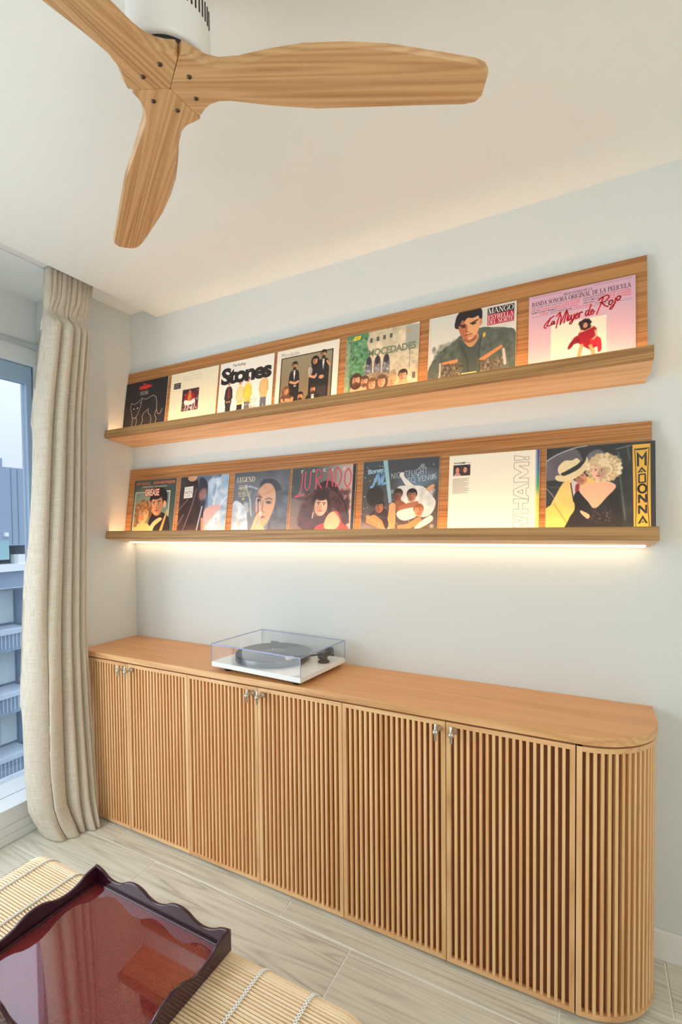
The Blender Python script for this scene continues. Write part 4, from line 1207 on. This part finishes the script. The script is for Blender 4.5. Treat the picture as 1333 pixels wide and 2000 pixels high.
# --- lower 1: couple in a dark frame, red and cream title
c = Cv(150, (66, 78, 74)); k = Ink(RS)
c.rect(.045, .205, .875, 1.0, (232, 222, 190)); c.rect(.06, .22, .86, 1.0, (96, 128, 126))
c.ell(.3, .45, .3, .3, (150, 160, 140), 0, .9, .6)
c.sp([(.46, .62), (.60, .54), (.80, .60), (.90, .70), (.90, 1.0), (.42, 1.0)], (34, 30, 34))
c.face(.585, .43, .155, (220, 158, 112), (36, 30, 34), tilt=-.12, look=-.4)
c.sp([(.42, .30), (.46, .18), (.62, .14), (.78, .20), (.82, .36), (.76, .44), (.72, .30), (.56, .28), (.44, .36)], (34, 28, 32)); c.ell(.765, .43, .035, .06, (222, 158, 116))
c.sp([(.07, .92), (.10, .80), (.30, .74), (.46, .80), (.48, 1.0), (.07, 1.0)], (226, 176, 120))
c.face(.29, .585, .135, (232, 178, 126), (150, 104, 66), style='curly', tilt=.22, look=.2, lips=(196, 84, 84)); c.speck(.08, .38, .44, .52, [(176, 126, 82), (120, 82, 54), (200, 152, 104)], 90, .014, .03, 71, .7); c.speck(.08, .5, .17, .8, [(150, 104, 66), (116, 78, 52)], 40, .014, .028, 72, .8)
c.sp([(.44, .86), (.52, .74), (.66, .66), (.74, .68), (.66, .74), (.56, .82), (.50, 1.0), (.42, 1.0)], (232, 184, 138)); c.poly([(.70, .86), (.80, .60), (.83, .50), (.85, .56), (.78, .80), (.72, 1.0), (.66, 1.0)], (196, 164, 92), .9)
k.text('JOHN TRAVOLTA', .04, .035, .34, .062, (222, 116, 66), .012, .95).text('OLIVIA NEWTON-JOHN', .46, .035, .50, .062, (222, 116, 66), .012, .95)
k.text('THE ORIGINAL SOUNDTRACK', .20, .112, .27, .022, (226, 216, 190), .008).text('FROM THE MOTION PICTURE', .50, .112, .28, .022, (226, 216, 190), .008)
k.text('GREASE', .265, .155, .36, .135, (206, 60, 52), .055, .92).text('GREASE', .28, .167, .33, .110, (240, 226, 200), .012, 1.0, lift=1)
record(LP0, SL, 0.053, 'dark green record sleeve showing a couple embracing in a cream frame', 150, c, k, group=GL)

# --- lower 2: dark jacket and blue denim, white sticker
c = Cv(160, (92, 106, 134)); k = Ink(RS)
c.sp([(-.05, .0), (.30, .0), (.42, .25), (.46, .60), (.42, 1.0), (-.05, 1.0)], (58, 44, 46)); c.ell(.25, .02, .10, .06, (206, 160, 128)); c.cloud(7, 7, 5)
for p in ([(.0, .55), (.18, .38), (.30, .24)], [(.10, .95), (.28, .50), (.36, .20)], [(.0, .80), (.12, .62)]): c.line(p, .014, (176, 150, 146), .7)
c.sp([(.40, .06), (.55, .08), (.62, .30), (.55, .55), (.60, 1.0), (.42, 1.0), (.46, .5)], (52, 52, 66)); c.ell(.50, .30, .08, .10, (170, 120, 112), .5, .5, .8)
c.sp([(.60, .10), (.80, .05), (1.0, .0), (1.0, 1.0), (.56, 1.0), (.62, .55)], (150, 178, 206))
c.speck(.6, .05, 1, 1, [(196, 214, 230), (120, 150, 184), (214, 226, 236)], 60, .02, .06, 81, .5, 1.8)
for p in ([(.62, .96), (.86, .48), (1.0, .34)], [(.58, .90), (.74, .45), (.80, .12)], [(.66, .80), (.84, .62)], [(.42, .9), (.5, .5)]): c.line(p, .022, (226, 230, 238), .75)
c.sp([(.56, .56), (.72, .48), (.90, .50), (.78, .62), (.62, .80), (.56, .98), (.50, .98), (.54, .74)], (196, 164, 166)); c.line([(.52, .70), (.56, .98)], .05, (190, 130, 112))
k.poly([(.10, .17), (.285, .16), (.28, .345), (.095, .355)], (232, 228, 218)).text('FAITH', .112, .235, .155, .052, (44, 40, 40), .018, 1.1)
for q in (.195, .215, .31, .328): k.stroke([(.115, q), (.265, q-.006)], .004, (90, 86, 84), 1)
record(LP0, SL, 0.393, 'record sleeve in crinkled plastic with dark leather, pale denim and a white sticker', 160, c, k, True, group=GL)

# --- lower 3: thoughtful man, gold lettering
c = Cv(170, (88, 94, 104)); k = Ink(RS)
c.grad((96, 98, 108), (104, 118, 134), 'v'); c.cloud(6, 6, 8)
c.sp([(.48, .20), (.66, .12), (.84, .22), (.95, .50), (1.0, 1.0), (.66, 1.0), (.70, .6)], (66, 66, 78)); c.speck(.72, .35, 1, 1, [(58, 58, 70), (96, 108, 124), (74, 76, 90)], 120, .02, .05, 91, .5, 2.2)
c.sp([(.42, .52), (.46, .30), (.56, .20), (.68, .20), (.77, .32), (.77, .52), (.68, .74), (.56, .86), (.46, .80)], (190, 148, 118)); c.sp([(.42, .52), (.46, .32), (.52, .40), (.52, .62), (.50, .82), (.44, .74)], (136, 104, 92), .85)
for q, v_ in ((.475, .44), (.66, .475)): c.ell(q, v_, .05, .022, (84, 60, 54), .1, .5).ell(q, v_, .016, .016, (30, 24, 24)).line([(q-.06, v_-.045), (q, v_-.065), (q+.06, v_-.04)], .018, (70, 52, 48), .8)
c.line([(.56, .46), (.55, .60), (.59, .62)], .022, (120, 86, 74), .8).ell(.56, .69, .06, .018, (128, 80, 78))
c.sp([(.36, 1.0), (.40, .80), (.46, .66), (.54, .60), (.57, .64), (.52, .74), (.60, .84), (.72, .98), (.72, 1.0)], (214, 166, 140)); c.line([(.46, .80), (.52, .66)], .012, (150, 108, 92), .7)
c.sp([(.0, .48), (.14, .46), (.26, .60), (.30, .80), (.30, 1.0), (-.05, 1.0)], (184, 204, 224)); c.speck(0, .5, .26, 1, [(140, 160, 186), (206, 220, 234)], 40, .02, .06, 93, .5)
for p in ([(.22, .20), (.32, .42), (.36, .66)], [(.10, .24), (.30, .22), (.44, .26)], [(.44, .40), (.45, .60)], [(.5, .46), (.53, .68)]): c.line(p, .028, (204, 216, 230), .55, .8)  # pale streaks: reflections of the plastic sleeve painted into the print
k.serif('LEGEND', .05, .075, .34, .072, (222, 212, 176)).stroke([(.09, .205), (.26, .20)], .006, (206, 196, 150))
k.serif('BOB', .12, .225, .13, .05, (200, 186, 120)).serif('MARLEY', .09, .295, .24, .05, (200, 186, 120)).stroke([(.10, .365), (.30, .358)], .006, (206, 196, 150)).poly([(.17, .40), (.20, .385), (.215, .41), (.18, .43)], (206, 180, 90))
record(LP0, SL, 0.741, 'grey-blue record sleeve with a pensive man, hand on mouth, and gold lettering', 170, c, k, True, group=GL)

# --- lower 4: woman with long dark hair in red
c = Cv(180, (92, 94, 96)); k = Ink(RS)
c.grad((74, 78, 82), (196, 172, 164), 'u', .35, .95); c.cloud(5, 5, 12)
c.sp([(-.02, .5), (.10, .45), (.24, .62), (.36, .9), (.36, 1.0), (-.02, 1.0)], (122, 104, 92), .7); c.rect(.955, 0, 1, 1, (44, 42, 46))
c.sp([(.40, .30), (.52, .21), (.68, .24), (.80, .40), (.90, .60), (.93, .74), (.84, .80), (.60, .84), (.40, .96), (.20, .86), (.13, .72), (.20, .55), (.30, .44)], (54, 32, 34))
c.speck(.16, .36, .92, .84, [(84, 46, 44), (44, 26, 30), (104, 58, 50), (64, 36, 38)], 260, .014, .03, 101, .6, 1.6)
for s_ in range(16):
    a0 = s_*0.4; c.line(smooth([(.5+.1*math.cos(a0), .30), (.5+.3*math.cos(a0)*1.1, .52), (.5+.38*math.cos(a0+.3), .74+.06*math.sin(s_))], 5), .007, (124, 72, 58), .5)
c.sp([(.40, .98), (.44, .84), (.58, .78), (.66, .66), (.76, .64), (.84, .80), (.93, .86), (.96, 1.0)], (222, 56, 48)); c.sp([(.56, .84), (.60, .70), (.70, .64), (.80, .76), (.76, .86), (.66, .90)], (232, 172, 136))
c.face(.495, .545, .118, (232, 180, 150), (50, 30, 32), tilt=.05, look=.2, lips=(204, 76, 72)); c.sp([(.37, .46), (.40, .37), (.50, .34), (.52, .37), (.43, .42), (.385, .56)], (54, 32, 34)); c.sp([(.50, .34), (.60, .38), (.625, .50), (.60, .56), (.585, .44)], (54, 32, 34)); c.line([(.38, .64), (.37, .72)], .014, (226, 200, 180))
PK = (214, 74, 96)
ju = {'J': [[(.12, .0), (.11, .2), (.08, .3), (.0, .34)]], 'U': [[(0, .0), (.0, .2), (.04, .26), (.08, .2), (.09, -.01)]], 'R': [[(.0, .26), (.0, .0), (.07, .02), (.08, .09), (.01, .13), (.09, .25)]], 'A': [[(.0, .25), (.05, -.01), (.10, .24)], [(.02, .15), (.085, .145)]], 'D': [[(.0, .25), (.0, .0), (.07, .04), (.09, .13), (.06, .22), (.0, .25)]], 'O': [[(.045, .0), (.0, .07), (.0, .18), (.045, .25), (.09, .18), (.09, .07), (.045, .0)]]}
for ch, u_, v_ in zip('JURADO', (.06, .22, .40, .565, .70, .84), (.03, .02, .01, .005, .0, .01)):
    for p in ju[ch]: k.stroke(smooth([(u_+x*0.95, v_+.045+y) for x, y in p], 5), .017, PK)
k.stroke([(.74, .34), (.92, .325)], .008, PK).stroke([(.08, .42), (.22, .385)], .016, PK)
for ch, u_ in zip('rocio', (.15, .33, .50, .635, .80)): k.text(ch, u_, .035, .04 if ch != 'i' else .014, .042, (228, 222, 214))
record(LP0, SL, 1.066, 'record sleeve with a dark-haired woman in red under tall pink letters', 180, c, k, True, group=GL, extra=0.001)

# --- lower 5: space scene with a tumbling group
c = Cv(200, (72, 74, 80)); k = Ink(RS)
c.grad((66, 72, 78), (92, 80, 76), 'v'); c.ell(.74, .28, .24, .11, (104, 132, 156), -.2, .9, .8); c.ell(.10, .90, .16, .10, (150, 140, 138), 0, .9, .6)
c.speck(.02, .03, .98, .95, [(214, 224, 230)], 60, .003, .009, 111, .8); c.speck(.02, .05, .98, .95, [(196, 214, 226)], 12, .018, .032, 112, .5)
c.poly([(.27, .0), (.33, .0), (.41, .54), (.37, .56)], (152, 190, 204), .95)
c.sp([(.50, .20), (.55, .17), (.56, .22), (.64, .30), (.70, .36), (.62, .38)], (222, 218, 212)); c.sp([(.48, .36), (.62, .34), (.80, .36), (.90, .46), (.97, .56), (.92, .70), (.80, .74), (.66, .66), (.52, .50)], (208, 212, 210)); c.speck(.6, .38, .92, .7, [(230, 232, 228), (184, 192, 194)], 40, .02, .05, 113, .5)
c.sp([(.84, .40), (.92, .34), (.95, .36), (.90, .42)], (206, 156, 120))
c.ell(.18, .46, .115, .135, (52, 44, 44), 0, .2)
c.sp([(.15, .66), (.28, .60), (.40, .70), (.44, .90), (.30, .86), (.12, .78)], (62, 50, 54))
c.face(.245, .60, .062, (168, 112, 82), (44, 36, 36), look=.5); c.ell(.18, .455, .115, .115, (52, 44, 44), 0, .25)
c.sp([(.10, .76), (.18, .70), (.34, .82), (.38, .88), (.20, .84)], (206, 138, 92)); c.line([(.10, .73), (.10, .78), (.30, .86)], .055, (206, 138, 94))
c.sp([(.36, .94), (.38, .62), (.42, .56), (.46, .60), (.46, .90)], (214, 152, 108)); c.ell(.42, .60, .045, .05, (214, 160, 120))
c.sp([(.46, .52), (.56, .54), (.62, .62), (.56, .70), (.48, .66)], (140, 92, 68)); c.face(.49, .455, .055, (126, 82, 64), (48, 38, 36)); c.face(.67, .47, .060, (176, 122, 92), (44, 36, 36))
c.sp([(.52, .60), (.74, .54), (.72, .62), (.56, .68)], (168, 112, 82)); c.sp([(.50, .66), (.72, .62), (.74, .72), (.60, .78), (.50, .74)], (222, 222, 214)); c.face(.76, .66, .058, (222, 156, 112), (150, 92, 56), look=-.3)
c.sp([(.50, .84), (.62, .82), (.76, .74), (.80, .78), (.70, .86), (.54, .90)], (208, 138, 96)); c.sp([(.84, .76), (.92, .72), (.94, .78), (.82, .86), (.70, .90), (.76, .82)], (214, 212, 206)); c.sp([(.30, 1.0), (.34, .86), (.50, .92), (.72, .94), (.74, 1.0)], (222, 210, 192)); c.sp([(.28, .72), (.36, .76), (.38, .84), (.34, .88)], (60, 52, 56))
BM = (150, 186, 212)
k.text('Boney', .06, .095, .22, .085, BM, .03, .9, rot=-.10)
for p in ([(.11, .335), (.14, .32), (.21, .145)], [(.21, .145), (.225, .30), (.29, .145)], [(.29, .145), (.265, .30), (.33, .28)]): k.stroke(p, .030, (120, 170, 214))
k.text('.', .335, .26, .02, .02, (150, 186, 212), .02)
k.text('NIGHTFLIGHT', .385, .165, .47, .075, (206, 218, 228), -.022, 1.05, rot=-.10).text('TO VENUS', .60, .235, .37, .070, (206, 218, 228), -.022, 1.05, rot=-.10)
record(LP0, SL, 1.410, 'dark starry record sleeve with a group tumbling in space, on the lower ledge', 200, c, k, True, size=0.316, group=GL)

# --- lower 6: white sleeve with large outlined upright word; the coloured rim of another sleeve shows behind it
c = Cv(60, (236, 231, 216)); k = Ink(RS)
c.rect(.965, 0, 1, 1, (250, 250, 250))
g_ = np.linspace(0, 1, c.n)[:, None]
stops = [(0, (84, 80, 140)), (.25, (70, 130, 160)), (.42, (80, 160, 110)), (.52, (206, 200, 90)), (.8, (236, 196, 110)), (1, (236, 190, 120))]
j0 = int(.968*c.n)
for ch_ in range(3): c.a[:, j0:, ch_] = np.interp(g_, [s_[0] for s_ in stops], [s_[1][ch_] for s_ in stops])
k.text('WHAM!', .05, .082, .14, .027, K, .02, 1.0, .2).text('THE FINAL', .20, .092, .06, .011, (70, 66, 64))
k.poly([(.05, .118), (.25, .118), (.25, .25), (.05, .25)], (64, 52, 54))
for q, sk in ((.10, (206, 132, 104)), (.19, (200, 140, 108))):
    el = lambda cx, cy, a, b: [(cx+a*math.cos(t*.52), cy+b*math.sin(t*.52)) for t in range(12)]
    k.poly(el(q, .165, .031, .040), (44, 34, 34), 1).poly(el(q, .182, .023, .036), sk, 2).poly([(q-.045, .249), (q-.02, .215), (q+.02, .215), (q+.045, .249)], (206, 150, 150) if q < .15 else (58, 50, 52), 1)
for i_ in range(15): k.stroke([(.048, .285+i_*.0125), (.048+(.20, .17, .19, .14, .18)[i_ % 5], .283+i_*.0125)], .0042, (88, 84, 80))
def outl(pts):
    pts = [(v*.9-.06, y) for v, y in pts]
    k.stroke([(.735+(1-y)*.0+y*.155, v) for v, y in pts]+[(.735+pts[0][1]*.155, pts[0][0])], .0042, (74, 66, 62))
# letters drawn on their side, reading upwards: (v, across) with across 0 = letter top
W_ = [(1.13, 0), (1.085, 0), (1.06, .55), (1.03, 0), (.98, 0), (.955, .55), (.93, 0), (.885, 0), (.93, 1), (.985, 1), (1.008, .45), (1.03, 1), (1.085, 1)]
H_ = [(.865, 0), (.81, 0), (.81, .36), (.735, .36), (.735, 0), (.68, 0), (.68, 1), (.735, 1), (.735, .62), (.81, .62), (.81, 1), (.865, 1)]
A_ = [(.625, 0), (.56, 0), (.485, 1), (.54, 1), (.553, .84), (.635, .84), (.65, 1), (.705, 1)]
Ai = [(.565, .62), (.592, .25), (.62, .62)]
M_ = [(.47, 0), (.40, 0), (.345, .50), (.29, 0), (.215, 0), (.215, 1), (.265, 1), (.265, .34), (.325, .95), (.362, .95), (.42, .34), (.42, 1), (.47, 1)]
X_ = [(.19, .02), (.125, .0), (.150, .66), (.185, .66)]
X2 = [(.188, .76), (.152, .76), (.152, 1.0), (.188, 1.0)]
for g_ in (W_, H_, A_, Ai, M_, X_, X2): outl(g_)
rb = Cv(40, (236, 231, 216))
record(LP0, SL, 1.763, 'white record sleeve with a tall outlined word up its side and rainbow edge', 60, c, k, group=GL, depth=0.0048)

# --- lower 7: couple by a dark car, yellow upright banner
c = Cv(230, (50, 52, 56)); k = Ink(RS)
c.sp([(-.02, .16), (.12, .06), (.30, .04), (.34, .28), (-.02, .36)], (104, 100, 110)); c.sp([(.39, .16), (.42, .08), (.50, .05), (.56, .10), (.56, .18)], (110, 106, 116))
c.line(smooth([(-.02, .16), (.10, .08), (.26, .02), (.40, .0)], 6), .008, (214, 208, 206)); c.line(smooth([(-.02, .40), (.08, .44), (.30, .40)], 6), .01, (84, 84, 90)); c.line([(-.02, .42), (.06, .52), (.16, .70)], .008, (150, 146, 146))
c.line(smooth([(.68, .10), (.70, .40), (.74, .80)], 5), .016, (86, 110, 98), .8); c.line([(.66, .06), (.80, .03)], .006, (170, 170, 170)); c.line([(.76, .04), (.78, .18)], .02, (120, 126, 130), .5)
# pale suit and hat
c.sp([(.0, 1.0), (.02, .72), (.10, .52), (.18, .38), (.28, .36), (.44, .34), (.50, .44), (.44, .60), (.34, .78), (.30, 1.0)], (228, 196, 118)); c.cloud(4, 10, 20); c.sp([(-.02, .70), (.14, .62), (.24, .76), (.22, 1.0), (-.02, 1.0)], (236, 196, 110)); c.line([(.08, .62), (.22, .86)], .012, (150, 116, 70), .7)
c.sp([(.25, .36), (.33, .36), (.32, .50), (.27, .58)], (206, 196, 200)); c.sp([(.29, .42), (.325, .42), (.31, .53), (.285, .50)], (146, 50, 62)); c.line([(.24, .40), (.27, .60)], .012, (60, 54, 54))
c.face(.335, .345, .062, (214, 148, 118), (54, 44, 44), tilt=-.5, look=.4)
c.sp([(.10, .36), (.10, .31), (.22, .30), (.34, .22), (.385, .15), (.385, .12), (.405, .16), (.39, .25), (.30, .34), (.18, .38)], (226, 208, 164)); c.sp([(.12, .28), (.12, .21), (.18, .15), (.25, .15), (.30, .13), (.34, .20), (.26, .27), (.17, .31)], (230, 214, 170)); c.sp([(.145, .29), (.20, .26), (.30, .20), (.34, .16), (.355, .20), (.30, .26), (.18, .315)], (48, 44, 46))
# blonde woman in black
c.sp([(.19, 1.0), (.22, .80), (.28, .68), (.27, .54), (.34, .48), (.50, .50), (.66, .45), (.70, .62), (.72, .85), (.74, 1.0)], (38, 36, 40)); c.sp([(.32, .48), (.38, .42), (.46, .40), (.56, .39), (.66, .45), (.58, .56), (.47, .68), (.40, .60)], (232, 182, 150)); c.sp([(.34, .70), (.42, .75), (.40, .79), (.34, .73)], (228, 176, 146))
c.speck(.44, .66, .62, .84, [(70, 66, 70), (96, 92, 94)], 40, .004, .010, 121)
for s_ in range(120):
    a_ = s_*2.39996; r_ = .155*math.sqrt((s_+.5)/120)
    c.ell(.55+r_*math.cos(a_)*.98, .25+r_*math.sin(a_)*.92, .026, .022, ((226, 206, 168), (204, 178, 136), (238, 222, 190), (188, 160, 118))[s_ % 4], a_, .5)
c.face(.505, .285, .075, (236, 190, 162), (198, 168, 124), tilt=.10, look=-.3, lips=(160, 62, 64)); c.speck(.43, .16, .60, .235, [(232, 214, 180), (206, 180, 138)], 40, .012, .022, 124, .9)
# banner
YB, DK = (226, 178, 66), (40, 38, 42)
k.poly([(.795, .02), (.965, .02), (.965, .955), (.805, .955)], DK).poly([(.803, .03), (.956, .03), (.956, .945), (.813, .945)], YB, 1)
k.poly([(.815, .075), (.945, .068), (.925, .088), (.84, .092)], DK, 2).poly([(.83, .905), (.88, .888), (.94, .900), (.94, .912), (.83, .915)], DK, 2)
k.stroke(smooth([(.822, .07), (.835, .5), (.826, .92)], 8), .007, DK, 2).stroke(smooth([(.945, .07), (.928, .5), (.944, .91)], 8), .007, DK, 2)
k.poly([(.84, .26), (.84, .105), (.885, .165), (.925, .10), (.925, .255), (.905, .255), (.905, .16), (.885, .195), (.86, .16), (.86, .26)], DK, 2)
k.poly([(.845, .325), (.882, .265), (.922, .318), (.905, .322), (.882, .29), (.862, .325)], DK, 2).poly([(.872, .31), (.886, .306), (.89, .322), (.874, .324)], DK, 2)
k.stroke([(.858, .345), (.910, .342), (.912, .425), (.858, .428), (.858, .345)], .014, DK, 2)
k.stroke([(.886+.034*math.cos(t*.2618), .49+.042*math.sin(t*.2618)) for t in range(25)], .020, DK, 2)
k.poly([(.848, .552), (.868, .550), (.908, .600), (.908, .548), (.926, .546), (.926, .632), (.908, .634), (.866, .582), (.866, .637), (.848, .638)], DK, 2)
k.poly([(.848, .662), (.868, .660), (.908, .710), (.908, .658), (.926, .656), (.926, .742), (.908, .744), (.866, .692), (.866, .747), (.848, .748)], DK, 2)
k.poly([(.845, .845), (.888, .76), (.932, .84), (.912, .845), (.888, .795), (.865, .848)], DK, 2).poly([(.876, .825), (.898, .822), (.894, .835), (.88, .836)], DK, 2)
k.poly([(.815, .965), (.965, .965), (.965, 1.0), (.815, 1.0)], (196, 70, 84), 1)
for q in range(4): k.stroke([(.835+q*.033, .985), (.855+q*.033, .985)], .012, (236, 214, 214), 2)
record(LP0, SL, 2.096, 'dark record sleeve with a blonde woman, man in hat and yellow upright banner', 230, c, k, True, group=GL)

# ------------------------------------------------------------------ street outside
struct(obj('ground_outside', bxm(-60, -1.5, -40, 60, -14.3, -14.0), plain('street_asphalt', rgb(120, 128, 128), 0.9))).name = 'ground'
BX = -20.0
BL = tag(empty('apartment_building', (BX, 10.0, -14.0)), 'grey blue apartment building across the street, seen through the window', 'building')
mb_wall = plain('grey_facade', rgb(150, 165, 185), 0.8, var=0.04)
mb_slab = plain('pale_concrete_slab', rgb(205, 212, 220), 0.8)
mb_white = plain('white_parapet', rgb(238, 240, 238), 0.7)
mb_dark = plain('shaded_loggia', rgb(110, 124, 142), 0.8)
mb_bar = plain('pale_railing', rgb(205, 214, 222), 0.6)
mb_pane = plain('building_pane', rgb(150, 190, 195), 0.2)
mb_panep = plain('building_blind', rgb(222, 230, 226), 0.5)
def bpart(name, m, x0, x1, y0, y1, z0, z1, parent=None):
    p = parent or BL
    b = bmesh.new(); box(b, x0, x1, y0-10, y1-10, z0+14, z1+14)
    return obj(name, b, m, p)
bpart('facade_upper', mb_wall, -9, 0.0, 2, 22, 0.75, 4.15)
bpart('roof_block', mb_wall, -9, -0.6, 2, 10.35, 4.15, 4.6)
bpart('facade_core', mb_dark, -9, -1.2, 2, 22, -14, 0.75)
bpart('facade_pier', mb_wall, -1.2, 0.0, 11.05, 22, -14, 0.75)
for k, yy in enumerate((9.75, 10.35, 10.62, 11.1)):
    bpart('panel_joint', mb_dark, -0.02, 0.012, yy, yy+0.035, 0.8, 4.1)
bpart('parapet', mb_white, -1.0, 0.35, 2, 10.95, -0.35, -0.05)
bpart('terrace_block', mb_white, -0.3, 0.3, 10.42, 10.85, -0.05, 0.35)
w_ = bpart('terrace_window', mb_pane, -0.1, 0.02, 9.0, 10.2, 0.15, 1.0)
bpart('wall_lamp', mb_white, 0.0, 0.12, 10.0, 10.15, 0.95+0.2, 1.12+0.2)
for lvl in range(5):
    zt = -0.35 - 2.75*lvl
    bpart('fascia', mb_wall, -1.2, 0.0, 2, 11.05, zt-0.75, zt)
    bpart('floor_slab', mb_slab, -1.2, 0.12, 2, 10.9, zt-2.75, zt-2.55)
    f1 = bpart('window', mb_slab, -1.25, -1.15, 9.35, 10.12, zt-2.45, zt-0.95)
    bpart('pane', mb_pane if lvl % 2 == 0 else mb_panep, -1.15, -1.12, 9.40, 10.07, zt-2.4, zt-1.0, None).name = 'pane'
    f2 = bpart('window', mb_slab, -1.25, -1.15, 10.2, 10.95, zt-2.45, zt-0.95)
    bpart('pane', mb_panep, -1.15, -1.12, 10.25, 10.9, zt-2.4, zt-1.0, None)
    rail = bpart('railing', mb_bar, 0.04, 0.09, 8.4, 10.9, zt-2.56, zt-2.50)
    q = 8.45
    while q < 10.9:
        b = bmesh.new(); box(b, 0.05, 0.08, q-10, q-10+0.03, zt-3.35+14, zt-2.53+14); obj('bar', b, mb_bar, rail)
        q += 0.16
def leafy(name, x, y, z, h, r, n, label, seed):
    rnd = random.Random(seed)
    root = tag(empty(name, (x, y, z)), label, 'tree')
    b = bmesh.new(); tube(b, [(0, 0, 0), (0.05, 0.02, h*0.4), (0, 0.05, h*0.8)], [0.16, 0.11, 0.05], 8); obj('trunk', b, plain('bark', rgb(88, 78, 66), 0.9), root)
    b = bmesh.new()
    for _ in range(n):
        v = Vector((rnd.gauss(0, 1), rnd.gauss(0, 1), rnd.gauss(0, 1))).normalized()*r*rnd.uniform(0.45, 1.0)
        c = Vector((v.x, v.y, h*0.75+v.z*0.8))
        u = Vector((rnd.gauss(0, 1), rnd.gauss(0, 1), rnd.gauss(0, 1))).normalized(); w2 = u.orthogonal().normalized()
        s_ = rnd.uniform(0.10, 0.20)
        vs = [b.verts.new(c+u*s_), b.verts.new(c+w2*s_*0.5), b.verts.new(c-u*s_), b.verts.new(c-w2*s_*0.5)]
        b.faces.new(vs)
    f = obj('foliage', b, plain('leaf_green', rgb(92, 132, 96), 0.7, var=0.25), root)
    f['kind'] = 'stuff'
leafy('street_tree', -15.5, 6.6, -14.0, 6.6, 1.7, 1500, 'green street tree below the window, nearer the left edge of the glass', 3)
leafy('street_tree', -16.5, 10.9, -14.0, 5.4, 1.6, 1300, 'lower green street tree beside the curtain edge, below the window', 5)
